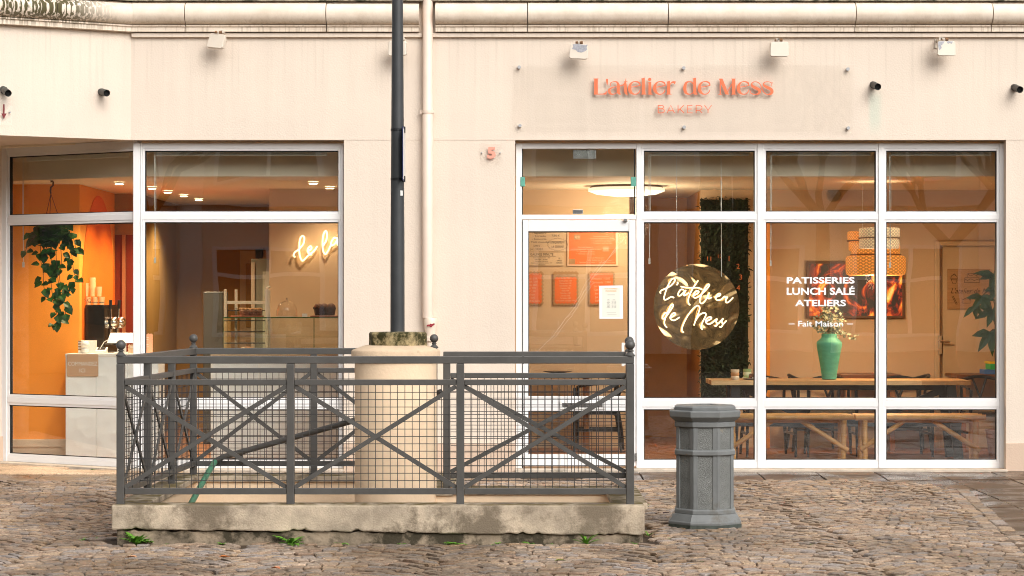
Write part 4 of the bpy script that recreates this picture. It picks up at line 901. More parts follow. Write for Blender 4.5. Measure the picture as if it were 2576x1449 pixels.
petal, t_, b_, N_, L_ = nodes('petal_relief_panel'); b_.inputs['Base Color'].default_value = (.86, .90, .92, 1); b_.inputs['Roughness'].default_value = .5
tc_ = N_('ShaderNodeTexCoord'); vo_ = N_('ShaderNodeTexVoronoi'); vo_.inputs['Scale'].default_value = 7.5; vo_.feature = 'SMOOTH_F1'; vo_.inputs['Smoothness'].default_value = .25
L_(tc_.outputs['Object'], vo_.inputs['Vector']); bp_ = N_('ShaderNodeBump'); bp_.inputs['Strength'].default_value = .32; bp_.inputs['Distance'].default_value = .03; L_(vo_.outputs['Distance'], bp_.inputs['Height']); L_(bp_.outputs[0], b_.inputs['Normal'])
yc_ = 1.5; CT = thing('order_counter', (X(280, yc_), yc_, .012), 'white order counter with petal relief panels behind the slanting window', 'counter')
zc_ = Z(890, yc_); m = MB()
for a, b in ((165, 243), (243.6, 321), (321.6, 398)): m.box(X(a, yc_), X(b, yc_), yc_, yc_ + .03, .014, zc_ - .03)
m.box(X(165, yc_), X(398, yc_), yc_ + .03, 2.0 - .1, .014, zc_ - .03); m.build('relief_panel', petal, CT, bev=.003)
MB().box(X(164, yc_), X(399, yc_), yc_ - .004, 1.95, zc_ - .03, zc_).build('counter_top', whitep, CT, bev=.004)
CS = thing('counter_sign', (X(207, 1.48), 1.48, Z(947, 1.48)), 'beige card reading COMMANDEZ ICI hanging over the counter edge', 'sign')
def rrect(x0, x1, z0_, z1_, r_, n=4):
    o = []
    for cx_, cz_, a0 in ((x1 - r_, z1_ - r_, 0), (x0 + r_, z1_ - r_, 90), (x0 + r_, z0_ + r_, 180), (x1 - r_, z0_ + r_, 270)):
        for i in range(n + 1): o.append((cx_ + r_ * math.cos(R(a0 + 90 * i / n)), cz_ + r_ * math.sin(R(a0 + 90 * i / n))))
    return o
MB().prism(rrect(X(168, 1.48), X(247, 1.48), Z(947, 1.48), Z(891, 1.48), .012), 1.484, 1.490).build('card', M('beige_card', (.56, .36, .23), .6, .03), CS)
m = MB(); text(m, 'COMMANDEZ', X(171, 1.48), X(245, 1.48), Z(920, 1.48), Z(910, 1.48), 1.4835, .001); text(m, 'ICI', X(200, 1.48), X(214, 1.48), Z(937, 1.48), Z(927, 1.48), 1.4835, .001); m.build('lettering', whitep, CS)
zt_ = zc_ + .001; yy = 1.62
def pz(py, y): return Z(py, y)
D1 = thing('card_terminal_box', (X(205, yy), yy, zt_), 'small white box with a perforated side standing on the counter', 'box')
m = MB(); m.box(X(194, yy), X(237, yy), yy + .05, yy + .14, zt_, Z(857, yy)); m.build('box', whitep, D1, bev=.003)
m = MB()
for k in range(4): m.box(X(194, yy) - .001, X(202, yy), yy + .0485, yy + .051, zt_ + .03 + k * .026, zt_ + .045 + k * .026)
m.build('side_holes', M('tan_cardboard', (.36, .22, .12), .7, .1), D1)
D2_ = thing('round_figure', (X(214, yy), yy, zt_), 'white round snowman shaped ornament in front of the white box', 'ornament')
m = MB(); m.ball((X(214, yy), yy, zt_ + .032), .035, 20, 12, .92); m.build('body', whitep, D2_, smooth=True); m = MB(); m.ball((X(214, yy), yy, zt_ + .087), .042, 20, 12, .85); m.build('head', whitep, D2_, smooth=True)
D3 = thing('card_reader', (X(252, yy), yy, zt_), 'small white card reader with a dark display on the counter', 'card reader')
m = MB(); x0, x1 = X(239, yy), X(266, yy); m.add([(x0, yy, zt_), (x1, yy, zt_), (x1, yy + .12, zt_), (x0, yy + .12, zt_), (x0, yy, zt_ + .025), (x1, yy, zt_ + .025), (x1, yy + .12, zt_ + .06), (x0, yy + .12, zt_ + .06)], [(0, 3, 2, 1), (4, 5, 6, 7), (0, 1, 5, 4), (1, 2, 6, 5), (2, 3, 7, 6), (3, 0, 4, 7)]); m.build('body', whitep, D3, bev=.005)
m = MB(); m.add([(x0 + .015, yy + .03, zt_ + .0352), (x1 - .015, yy + .03, zt_ + .0352), (x1 - .015, yy + .11, zt_ + .0585), (x0 + .015, yy + .11, zt_ + .0585)], [(0, 1, 2, 3)]); m.v = m.v + [(p[0], p[1], p[2] + .001) for p in m.v]; m.f = [[4, 5, 6, 7], [3, 2, 1, 0], [0, 1, 5, 4], [1, 2, 6, 5], [2, 3, 7, 6], [3, 0, 4, 7]]; m.mi = [0] * 6; m.build('display', black, D3)
D4 = thing('till_screen', (X(308, 1.7), 1.7, zt_), 'white till touchscreen seen from behind on the counter', 'till')
m = MB(); y_ = 1.7; m.add([(X(277, y_), y_, Z(840, y_)), (X(346, y_), y_, Z(840, y_)), (X(342, y_), y_ - .07, Z(863, y_)), (X(272, y_), y_ - .07, Z(863, y_))], [(0, 1, 2, 3)]); m.v += [(p[0], p[1] + .018, p[2] + .012) for p in m.v]; m.f = [[3, 2, 1, 0], [4, 5, 6, 7], [0, 1, 5, 4], [1, 2, 6, 5], [2, 3, 7, 6], [3, 0, 4, 7]]; m.mi = [0] * 6; m.build('screen', whitep, D4, bev=.004)
m = MB(); m.box(X(296, y_), X(318, y_), y_ - .03, y_ + .0, zt_, Z(853, y_)); m.box(X(290, y_), X(324, y_), y_ - .06, y_ + .06, zt_, zt_ + .012); m.build('stand', whitep, D4, bev=.004); MB().tube([P(278, 852, 1.7), P(262, 860, 1.68), P(250, 880, 1.66)], .004, 6).build('cable', whitep, D4)
def scallop(x0, x1, z0_, z1_, nx, nz, r_):
    o = []
    def side(ax, az, bx_, bz, n):
        dx_, dz = (bx_ - ax) / n, (bz - az) / n; L0 = math.hypot(dx_, dz); ox, oz = dz / L0, -dx_ / L0
        for i in range(n):
            for j in range(6):
                t = j / 6; b2 = math.sin(math.pi * t) * r_; o.append((ax + dx_ * (i + t) + ox * b2, az + dz * (i + t) + oz * b2))
    side(x0, z0_, x1, z0_, nx); side(x1, z0_, x1, z1_, nz); side(x1, z1_, x0, z1_, nx); side(x0, z1_, x0, z0_, nz)
    return o
D5 = thing('scalloped_card', (X(370, 1.75), 1.75, zt_), 'tall pink scalloped notice on the counter beside the window post', 'notice'); y_ = 1.75
MB().prism(scallop(X(343, y_), X(383, y_), zt_ + .005, Z(841, y_), 6, 7, .008), y_, y_ + .006).build('card', pinkc, D5)
m = MB()
for py in (849, 853, 866, 872): m.box(X(352, y_), X(374, y_), y_ - .001, y_, Z(py + 1, y_), Z(py, y_))
m.build('printed_lines', whitep, D5)
D6 = thing('scalloped_card', (X(333, 1.6), 1.6, zt_), 'short beige scalloped notice under the till screen', 'notice'); y_ = 1.6
MB().prism(scallop(X(323, y_), X(352, y_), zt_ + .005, Z(868, y_), 5, 3, .006), y_, y_ + .006).build('card', M('beige_notice', (.66, .45, .28), .6, .04), D6)
m = MB()
for py in (871, 874): m.box(X(328, y_), X(340, y_), y_ - .001, y_, Z(py + 1, y_), Z(py, y_))
m.build('printed_lines', whitep, D6)
# espresso machine on the back counter
ym = 2.05; BC = lab(MB().box(-4.19, -3.75, 1.98, 3.7, .013, .96), 'back_counter', M('dark_cabinet', (.06, .03, .015), .5, .2), 'dark cabinet along the orange wall carrying the espresso machine', 'cabinet')
E = thing('espresso_machine', (-4.05, ym, .961), 'black espresso machine with chrome groups before the painted arch', 'coffee machine')
zm = Z(767, ym); MB().box(-4.185, X(263, ym), ym, ym + .75, .965, zm).build('body', M('gloss_black', (.008, .007, .006), .2, .1), E, bev=.01)
m = MB(); text(m, 'SSO', X(204, ym), X(231, ym), Z(760, ym), Z(751, ym), ym - .0005, .001); m.build('lettering', M('dim_copper_letter', (.18, .07, .03), .5, .05), E)
m = MB(); gx = X(275, ym); gz = Z(815, ym)
for k, yk in enumerate((ym + .12, ym + .5)):
    m.ball((gx + .02, yk, gz + .01), .06, 16, 10); m.tube([(gx - .08, yk, gz), (gx + .05, yk, gz)], .04, 12); m.tube([(gx + .0, yk, gz), (gx - .005 + k * .015, yk - .02, gz + .16)], .010, 8); m.tube([(gx - .01, yk, gz - .05), (gx - .01, yk, gz - .17)], .022, 10)
m.build('group_head', chrome, E, smooth=True)
m = MB()
for k, yk in enumerate((ym + .12, ym + .5)): m.tube([(gx - .005 + k * .015, yk - .02, gz + .15), (gx - .004 + k * .018, yk - .026, gz + .235)], [.013, .018], 10)
m.tube([(gx + .03, ym + .1, gz - .2), (gx + .11, ym + .05, gz - .195)], .011, 8); m.build('lever_handle', black, E)
m = MB(); m.box(X(263, ym), X(292, ym), ym + .02, ym + .7, Z(898, ym), Z(888, ym)); m.box(X(263, ym), X(288, ym), ym + .3, ym + .36, Z(868, ym), Z(864, ym)); m.build('drip_tray', steel, E)
MB().box(-4.18, X(262, ym), ym + .03, ym + .034, zm + .022, zm + .028).build('cup_rail', steel, E)
cupm = M('paper_cup', (.70, .47, .24), .5, .08)
for px, py0, py1, lb in ((208, 766, 746, 'paper cup at the wall end of the row on the espresso machine'), (222, 766, 746, 'second paper cup in the row on the espresso machine'), (239, 766, 746, 'third paper cup in the row on the espresso machine'), (256, 766, 744, 'paper cup at the lever end of the row on the espresso machine'),
        (216, 745, 708, 'left tall nest of cups piled on the lower cups'), (233, 745, 694, 'tallest nest of cups on the espresso machine'), (249, 745, 717, 'short cup nest at the right of the upper row')):
    yk = ym + .12; zb = zm + .001 if py0 == 766 else zm + .083; hgt = (py0 - py1) * .0039; m = MB(); cx_ = X(px, yk); m.lathe([(.023, 0), (.03, min(.078, hgt))] + [(.0315, .078 + j * .018) if j % 2 else (.029, .078 + j * .018) for j in range(1, int(max(0, hgt - .078) / .018) + 1)], (cx_, yk, zb), 14)
    lab(m, 'paper_cup', cupm, lb, 'cup', 'cups piled on the espresso machine', smooth=True)
# hanging plant
yp = 1.14; HP = thing('hanging_plant', P(128, 560, yp), 'trailing pothos in a hanging pot behind the slanting window', 'plant'); rp = random.Random(21)
m = MB(); hk = P(128, 458, yp); m.tube([hk + Vector((0, 0, 0)), hk + Vector((.012, 0, .012)), hk + Vector((.022, 0, 0)), hk + Vector((.02, 0, -.03)), hk + Vector((.0, 0, -.05)), hk + Vector((-.004, 0, -.085)), hk + Vector((.0, 0, -.11))], [.006, .008, .009, .009, .009, .009, .007], 8); m.tube([hk + Vector((-.0, 0, -.003)), hk + Vector((0, 0, .03))], .004, 6); m.build('hook', M('dark_brown_hook', (.05, .015, .005), .5, .1), HP, smooth=True)
m = MB(); pot = P(130, 575, yp)
for a_ in (0, 2.1, 4.2): m.tube([hk + Vector((0, 0, -.11)), pot + Vector((.1 * math.cos(a_ + .5), .1 * math.sin(a_ + .5), .02))], .003, 5)
m.build('hanger_cord', M('hanger_brown', (.12, .03, .01), .6, .1), HP)
MB().lathe([(.075, -.14), (.105, 0), (.108, .02), (.098, .02), (.09, -.02), (.01, -.03)], pot, 20).build('pot', M('dark_pot', (.03, .015, .008), .5, .1), HP, smooth=True)
mv = MB(); ml_ = MB()
def vine(pts, r0=.003, nleaf=10, size=.086):
    q = spline([tuple(P(a_, b2, yp + c_)) for a_, b2, c_ in pts], 6); mv.tube(q, r0, 5)
    for i in range(nleaf):
        p_ = q[int((i + rp.random()) / nleaf * (len(q) - 1))]; an = rp.uniform(0, 6.28); d = Vector((math.cos(an) * .8, -abs(math.sin(an)) * .6, rp.uniform(-1.1, .1)))
        l = size * rp.uniform(.7, 1.2); ml_.leaf(p_ + d.normalized() * .02, d, (0, -.7, .7), l, l * .9, .18, .3)
for pts, n_ in (([(120, 565, 0), (95, 590, -.08), (75, 610, -.1), (60, 640, -.1)], 7), ([(125, 565, 0), (105, 600, -.1), (102, 650, -.12), (108, 680, -.12), (112, 730, -.12), (130, 760, -.12)], 14), ([(130, 565, 0), (130, 620, -.12), (128, 700, -.13), (135, 760, -.12), (145, 800, -.12), (138, 818, -.12)], 24),
                 ([(135, 565, 0), (150, 610, -.11), (155, 660, -.12), (150, 700, -.12), (160, 750, -.12), (165, 790, -.12)], 20), ([(140, 565, 0), (170, 600, -.08), (180, 640, -.1), (185, 680, -.1), (190, 705, -.1), (178, 730, -.1)], 16), ([(140, 560, 0), (165, 580, -.05), (185, 600, -.06), (192, 640, -.06)], 10), ([(132, 565, 0), (140, 600, -.13), (142, 660, -.14), (148, 720, -.14), (155, 765, -.13)], 18), ([(128, 565, 0), (118, 610, -.12), (116, 640, -.12)], 10)): vine(pts, nleaf=n_)
for i in range(95):
    p_ = pot + Vector((rp.gauss(0, .085), rp.uniform(-.14, .06), rp.uniform(-.12, .06))); an = rp.uniform(0, 6.28); d = Vector((math.cos(an), -abs(math.sin(an)), rp.uniform(-.8, .35))); l = .112 * rp.uniform(.7, 1.25); ml_.leaf(p_, d, (0, -.7, .7), l, l * .8, .18, .3)
mv.build('vine', M('vine_stem', (.08, .05, .015), .6, .2), HP); ml_.build('foliage', leafd, HP)
# ceiling spots
hotm = emit('spot_lens', (1, .86, .6), 16)
for px, py, lb in ((300, 458, 'ceiling spotlight seen through the slanting window'), (383, 470, 'spotlight beside the white window post, nearest in the receding row'), (422, 480, 'second spotlight of the receding ceiling row'), (462, 489, 'third spotlight of the receding ceiling row'), (500, 499, 'farthest spotlight of the receding ceiling row'), (788, 457, 'left spotlight of the pair above the small neon sign'), (830, 469, 'right spotlight of the pair above the small neon sign')):
    y = 1.125 * F / (755 - py) - 20; x = X(px, y); t = thing('ceiling_spotlight', (x, y, 2.645), lb, 'spotlight', 'round spotlights in the shop ceiling')
    MB().lathe([(.05, 0), (.05, -.012), (.042, -.018), (.038, -.014)], (x, y, 2.644), 20, cap=False).build('trim_ring', whitep, t); MB().lathe([(.0005, -.021), (.038, -.021), (.0385, -.012)], (x, y, 2.644), 20, cap=False).build('lens', hotm, t)
    lamp_light('spot_lamp', (x, y, 2.60), SPOTW * (.3 if px > 700 else 1.45 if px < 310 else 1), (1, .76, .48), .04, t, 130)
# display case and what stands on it
DC = thing('display_case', (-2.0, 1.5, .012), 'glass pastry display case on a white panelled base below the small neon sign', 'display case'); x0, x1 = X(562, 1.5), -1.2; zt2 = Z(798, 1.5); zb2 = 1.0
MB().box(X(530, 1.5), -1.2, 1.5, 2.12, .014, zb2 - .012).build('base', whitep, DC, bev=.004); m = MB()
for a, b in ((536, 650), (654, 770), (774, 852)): m.box(X(a, 1.5), X(b, 1.5), 1.492, 1.5, .05, zb2 - .05)
m.build('base_panel', M('pale_grey_panel', (.76, .79, .80), .4, .03), DC, bev=.002)
MB().box(X(530, 1.5), -1.2, 1.485, 2.13, zb2 - .012, zb2 + .012).build('base_top', M('pale_oak', (.6, .45, .3), .5, .2, 5, stretch=(1, 8, 1)), DC, bev=.003)
gcl = glass_mat('case_glass', (.93, .96, .93), .9); edge = M('green_glass_edge', (.03, .09, .03), .2, .1)
m = MB(); m.box(x0, x1, 1.5, 1.506, zb2 + .014, zt2 - .01); m.box(x0, x0 + .006, 1.508, 2.05, zb2 + .014, zt2 - .01); m.box(x0, x1, 1.5, 2.06, zt2 - .008, zt2); m.build('glass_panel', gcl, DC)
m = MB(); m.box(x0, x1, 1.496, 1.5, zt2 - .009, zt2 + .001); m.box(x0 - .004, x0, 1.496, 1.506, zb2 + .012, zt2); m.box(X(789, 1.5) , X(791, 1.5), 1.496, 1.5, zb2 + .012, zt2 - .01); m.build('glass_edge', edge, DC)
MB().box(x0 + .01, x1, 1.56, 2.04, zb2 + .17, zb2 + .176).build('shelf', gcl, DC)
crust = M('baked_crust', (.12, .045, .02), .7, .5, 40, bump=.8, bscale=60, dark=(.30, .17, .07), darkpos=.58); boardm = M('red_brown_board', (.22, .06, .025), .5, .2, 8)
zt3 = zt2 + .002; yk = 1.75
lab(MB().lathe([(.16, 0), (.16, .012)], (X(622, yk), yk, zt3), 28), 'cake_board', boardm, 'round brown board under the crumble cake on the glass case', 'board')
m = MB(); c_ = Vector((X(631, yk), yk, zt3 + .014)); m.lathe([(.105, 0), (.112, .04), (.10, .055), (.0005, .062)], c_, 24); m2 = MB()
CK = thing('crumble_cake', c_, 'round crumble topped cake on the brown board', 'cake'); m.build('cake_body', crust, CK, smooth=True)
for i in range(150): a_ = rp.uniform(0, 6.28); r_ = .108 * math.sqrt(rp.random()); m2.ball((c_.x + r_ * math.cos(a_), c_.y + r_ * math.sin(a_), c_.z + .056 + rp.uniform(0, .008)), rp.uniform(.006, .012), 5, 4)
m2.build('crumble', M('crumble_top', (.38, .2, .08), .8, .3, 30), CK)
CL = thing('cake_dome', (X(722, yk), yk, zt3), 'clear glass cake dome with a small knob on the case', 'cake dome'); cc = (X(722, yk), yk, zt3)
m = MB(); m.lathe([(.101, 0), (.101, .05)] + [(.101 * math.cos(a_ * .157), .05 + .105 * math.sin(a_ * .157)) for a_ in range(1, 10)] + [(.002, .155)], cc, 32, cap=False); m.build('dome', glass_mat('dome_glass', (.95, .94, .92), 1.8), CL, smooth=True)
m = MB(); m.lathe([(.004, .154), (.004, .164), (.011, .17), (.011, .178), (.002, .184)], cc, 14); m.build('knob', steel, CL, smooth=True); MB().lathe([(.108, -.001), (.108, .005)], cc, 30).build('plate', M('pale_plate', (.5, .42, .33), .4, .05), CL)
lab(MB().box(X(783, yk), X(905, yk), yk - .12, yk + .12, zt3, zt3 + .012), 'serving_board', boardm, 'brown board under the muffins on the glass case', 'board', bev=.002)
wrapm = M('dark_muffin_wrapper', (.055, .025, .018), .6, .3, 30)
for px, dy, lb in ((801, -.05, 'front left muffin in a dark tulip wrapper'), (816, .04, 'middle muffin standing behind the two others'), (833, -.02, 'right muffin nearest the window jamb')):
    c_ = Vector((X(px, yk + dy), yk + dy, zt3 + .014)); MF = thing('muffin', c_, lb, 'muffin', 'muffins on the serving board'); m = MB()
    m.lathe([(.034, 0), (.044, .06)], c_, 14)
    for k in range(7): a_ = k * .9; m.leaf(c_ + Vector((.042 * math.cos(a_), .042 * math.sin(a_), .055)), (math.cos(a_) * .35, math.sin(a_) * .35, 1), (math.cos(a_), math.sin(a_), 0), .03, .045, .1, .1)
    m.build('wrapper', wrapm, MF); m = MB(); m.ball(c_ + Vector((0, 0, .078)), .043, 14, 8, .9); m.build('crown', crust, MF, smooth=True)
lab(MB().box(X(760, 1.62), X(773, 1.62), 1.62, 1.632, zt3, Z(789, 1.62)), 'price_card', whitep, 'small white price card before the muffins', 'price card')
m = MB(); c_ = Vector((X(622, 1.8), 1.8, zb2 + .013)); m.lathe([(.07, 0), (.08, .03), (.05, .055), (.001, .06)], c_, 16); lab(m, 'pastry', M('glazed_pastry', (.4, .17, .09), .35, .4, 25), 'brown pastry on the floor of the glass case', 'pastry', smooth=True)
m = MB()
for k in range(4): m.box(X(600 + k * 20, 1.8) - .03, X(600 + k * 20, 1.8) + .03, 1.7, 1.86, zb2 + .178, zb2 + .184)
# bakery rack, cabinet and fridge in the passage
RK = thing('bakery_rack', (X(620, 2.3), 2.3, .013), 'pale metal bakery tray rack behind the display case', 'rack'); yr = 2.3; rx0, rx1 = X(567, yr), X(674, yr); rackm = M('pale_rack_metal', (.62, .56, .46), .35, .05, metal=.4)
m = MB()
for px, y_ in ((567, yr), (671, yr), (585, yr + .3), (668, yr + .3)): m.box(X(px, yr) - .014, X(px, yr) + .014, y_ - .014, y_ + .014, .014, Z(728, yr))
m.box(rx0, rx1, yr - .01, yr + .01, Z(765, yr), Z(757, yr)); m.tube([P(671, 735, yr), P(672, 724, yr), P(680, 721, yr)], .012, 8); m.build('frame', rackm, RK, bev=.003)
for k, py in enumerate((782, 808, 836, 865)):
    MB().box(rx0 + .02, rx1 - .02, yr + .02, yr + .32, Z(py, yr), Z(py - 2, yr)).build('tray', M('dark_tray', (.05, .045, .04), .4, .2, metal=.5), RK)
m = MB()
for k in range(7): m.box(X(582, yr), X(588, yr), yr + .27, yr + .285, Z(775 + k * 16, yr), Z(766 + k * 16, yr)); m.box(X(672, yr), X(677, yr), yr + .02, yr + .03, Z(770 + k * 16, yr), Z(763 + k * 16, yr))
m.build('tray_runner', rackm, RK)
FG = thing('upright_fridge', (X(665, 4.6), 4.6, .013), 'upright grey fridge with a glass door in the passage behind the rack', 'fridge'); y_ = 4.6; m = MB(); m.box(X(632, y_), X(705, y_), y_, y_ + .6, .014, Z(651, y_)); m.build('body', M('fridge_grey', (.17, .18, .14), .4, .08), FG, bev=.01)
MB().box(X(661, y_), X(700, y_), y_ - .008, y_, .3, Z(683, y_)).build('glass_door', M('fridge_glass', (.42, .46, .38), .15, .2, 3), FG); MB().box(X(632, y_), X(641, y_), y_ - .014, y_, .05, Z(660, y_)).build('door_edge', M('fridge_edge', (.4, .36, .28), .4, .05), FG)
TC = thing('tall_cabinet', (X(537, 3.6), 3.6, .013), 'dark grey tall cabinet standing in the dim passage', 'cabinet'); MB().box(X(511, 3.6), X(562, 3.6), 3.6, 4.0, .014, Z(734, 3.6)).build('body', M('slate_cabinet', (.05, .055, .05), .4, .15), TC, bev=.01); MB().box(X(514, 3.6), X(560, 3.6), 3.594, 3.6, .1, Z(740, 3.6)).build('door', M('slate_door', (.065, .07, .062), .3, .1), TC)
JB = thing('junction_box', P(652, 637, 6.45), 'small dark box on the passage back wall above the fridge', 'box'); m = MB(); m.box(X(643, 6.45), X(661, 6.45), 6.43, 6.499, Z(650, 6.45), Z(626, 6.45)); m.build('housing', black, JB, bev=.006); MB().tube([P(650, 650, 6.46), P(652, 664, 6.46), P(660, 672, 6.46)], .006, 6).build('cable', black, JB)
# small neon sign on the wall
NS = thing('neon_sign', P(800, 620, 2.66), 'glowing neon script de la on the tan wall over the display case', 'neon sign'); neon = emit('neon_tube', (1, .78, .42), 1.6, (.9, .85, .75))
m = MB(); q5 = lambda x, y: P((850 + x / 2.4145) / 1.59, (850 + y / 2.4145) / 1.59, 2.655)
for st in ([(800, 430), (782, 418), (795, 385), (840, 350), (878, 300), (886, 245), (866, 228), (843, 262), (838, 350), (845, 425), (868, 466), (900, 440), (930, 412), (962, 405)], [(920, 378), (955, 350), (948, 325), (925, 342), (918, 378), (940, 396), (978, 375), (1012, 325)], [(1062, 330), (1098, 270), (1106, 205), (1092, 180), (1072, 212), (1062, 290), (1068, 370), (1090, 402), (1115, 372), (1142, 318)], [(1212, 252), (1175, 246), (1146, 290), (1150, 320), (1182, 300), (1216, 248), (1205, 300), (1225, 318), (1255, 290)]):
    m.tube(spline([tuple(q5(*p)) for p in st], 5), .0088, 8)
m.build('tube_lettering', neon, NS, smooth=True); m = MB()
for a_, b2 in ((860, 300), (860, 440), (950, 370), (1085, 230), (1085, 370), (1170, 290)): lamp_light('neon_glow', q5(a_, b2) + Vector((0, .022, 0)), NEONW, (1, .55, .16), .02, NS)

for a_, b2 in ((845, 420), (885, 260), (1070, 300), (1150, 300)): p = q5(a_, b2); m.tube([p, (p.x, 2.699, p.z)], .004, 6)
m.build('wall_mount', whitep, NS)

# ================================================================ INSIDE: THE DINING ROOM (right)
HD = thing('hanging_disc_sign', P(1752, 880, .35), 'round rippled gold mirror disc with glowing neon script hanging behind the glass', 'neon sign')
gm, t_, b_, N_, L_ = nodes('rippled_gold_mirror'); b_.inputs['Base Color'].default_value = (.66, .42, .20, 1); b_.inputs['Metallic'].default_value = .92; b_.inputs['Roughness'].default_value = .11
tc_ = N_('ShaderNodeTexCoord'); n_ = N_('ShaderNodeTexNoise'); n_.inputs['Scale'].default_value = 3.0; n_.inputs['Detail'].default_value = .4; n_.inputs['Distortion'].default_value = 2.0; L_(tc_.outputs['Object'], n_.inputs['Vector'])
bp_ = N_('ShaderNodeBump'); bp_.inputs['Strength'].default_value = 1; bp_.inputs['Distance'].default_value = .034; L_(n_.outputs['Fac'], bp_.inputs['Height']); L_(bp_.outputs[0], b_.inputs['Normal'])
c_ = P(1752, 772, .35); MB().prism([(c_.x + .388 * math.cos(i * math.pi / 48), c_.z + .388 * math.sin(i * math.pi / 48)) for i in range(96)], .35, .358).build('mirror_disc', gm, HD)
m = MB(); qd = lambda x, y: P((2580 + x / 3.6225) / 1.59, (1020 + y / 3.6225) / 1.59, .318)
for st in ([(232, 558), (218, 542), (235, 515), (300, 485), (380, 440), (432, 372), (420, 340), (393, 347), (360, 390), (320, 470), (290, 560), (274, 620), (288, 650), (330, 635), (380, 606), (422, 620)], [(465, 392), (476, 410), (458, 436)], [(562, 505), (520, 500), (485, 545), (480, 582), (510, 588), (555, 545), (590, 510), (562, 570), (575, 588), (640, 545)],
           [(770, 368), (700, 470), (650, 570), (626, 640), (630, 700), (656, 727)], [(515, 455), (580, 470), (680, 475), (770, 475), (830, 502)], [(690, 592), (760, 560), (780, 530), (750, 520), (715, 550), (700, 600), (732, 622), (792, 590), (880, 510), (932, 440), (915, 425), (880, 460), (830, 550), (795, 640), (800, 690), (832, 700), (880, 650), (935, 545), (905, 600), (922, 632), (970, 612)],
           [(1008, 612), (1080, 590), (1092, 562), (1060, 565), (1030, 600), (1030, 640), (1060, 656), (1110, 640), (1150, 600), (1165, 615), (1192, 610), (1170, 650), (1176, 686), (1212, 680), (1278, 615)],
           [(322, 842), (290, 840), (256, 890), (255, 920), (282, 920), (320, 870), (370, 800), (406, 742), (400, 715), (375, 730), (340, 800), (300, 900), (280, 970), (290, 1020), (320, 1052)], [(360, 912), (420, 880), (442, 852), (415, 840), (380, 870), (364, 910), (386, 940), (432, 945), (502, 900)],
           [(560, 1122), (534, 1095), (545, 1030), (590, 930), (660, 820), (730, 750), (770, 735), (792, 770), (770, 850), (735, 940), (708, 1022)], [(735, 950), (780, 880), (840, 840), (880, 850), (875, 890), (840, 960), (815, 1020), (815, 1060), (836, 1082)], [(890, 962), (950, 930), (962, 905), (930, 900), (890, 930), (880, 970), (910, 1000), (960, 990), (1042, 925), (1030, 962), (1048, 1000), (1025, 1032), (1008, 1020)],
           [(1060, 1000), (1110, 942), (1132, 920), (1112, 962), (1126, 1010), (1100, 1046), (1078, 1036)], [(1120, 1010), (1150, 985), (1182, 950)]):
    m.tube(spline([tuple(qd(*p)) for p in st], 5), .0066, 7)
m.build('tube_lettering', emit('neon_tube_small', (1, .80, .46), 1.5, (1, .9, .7)), HD, smooth=True)
m = MB()
for px, py in ((1703, 688), (1815, 690)): p = P(px, py, .35); m.tube([(p.x, .352, p.z - .02), (p.x, .35, p.z + .04), (X(px - 1, .35), .36, 2.93)], .0024 if px < 1800 else .004, 6)
m.build('hanging_cord', whitep, HD)
# moss panel with a numeral clock
MW = thing('moss_wall', (X(1821, 2.92), 2.92, .45), 'dark green moss and fern panel on the wall behind the gold disc', 'plant wall'); mx0, mx1, mz0, mz1 = X(1760, 2.9), X(1884, 2.9), .46, Z(497, 2.9)
MB().box(mx0 + .02, mx1 - .005, 2.93, 3.0, mz0 + .02, mz1 - .02).build('backing', M('moss_backing', (.018, .02, .008), .9, .4, 12), MW); m = MB(); rm = random.Random(4)
for i in range(4200):
    x, z = rm.uniform(mx0, mx1), rm.uniform(mz0, mz1); a_ = rm.uniform(0, 6.28); big = rm.random() < .06; l = rm.uniform(.02, .045) * (1.8 if big else 1)
    m.leaf((x, 2.93 - rm.uniform(0, .03), z), (math.cos(a_) * .7, -rm.uniform(.2, .9), math.sin(a_) * .7 - .2), (0, -.6, .8), l, l * .4, .2, .4)
m.build('moss_foliage', M('moss_leaf', (.013, .024, .006), .7, .6, 6, dark=(.008, .010, .004), darkpos=.5), MW)
CK2 = thing('numeral_clock', P(1813, 740, 2.86), 'ring of orange clock numerals mounted on the moss panel', 'clock'); m = MB()
for k in range(1, 13): a_ = math.pi / 2 - k * math.pi / 6; p = P(1811 + 54 * math.cos(a_), 697 - 54 * math.sin(a_), 2.86); text(m, str(k), p.x - .02, p.x + .02, p.z - .026, p.z + .026, 2.862, .008, fit=False)
m.build('numerals', M('copper_orange', (.5, .12, .03), .4, .1), CK2); p = P(1811, 697, 2.86); m = MB(); m.tube([(p.x, 2.93, p.z), (p.x, 2.85, p.z)], .012, 10); m.bar((p.x, 2.852, p.z), (p.x + .08, 2.852, p.z + .07), .008, .004); m.bar((p.x, 2.857, p.z), (p.x - .11, 2.857, p.z + .04), .006, .004); m.build('hands', black, CK2)
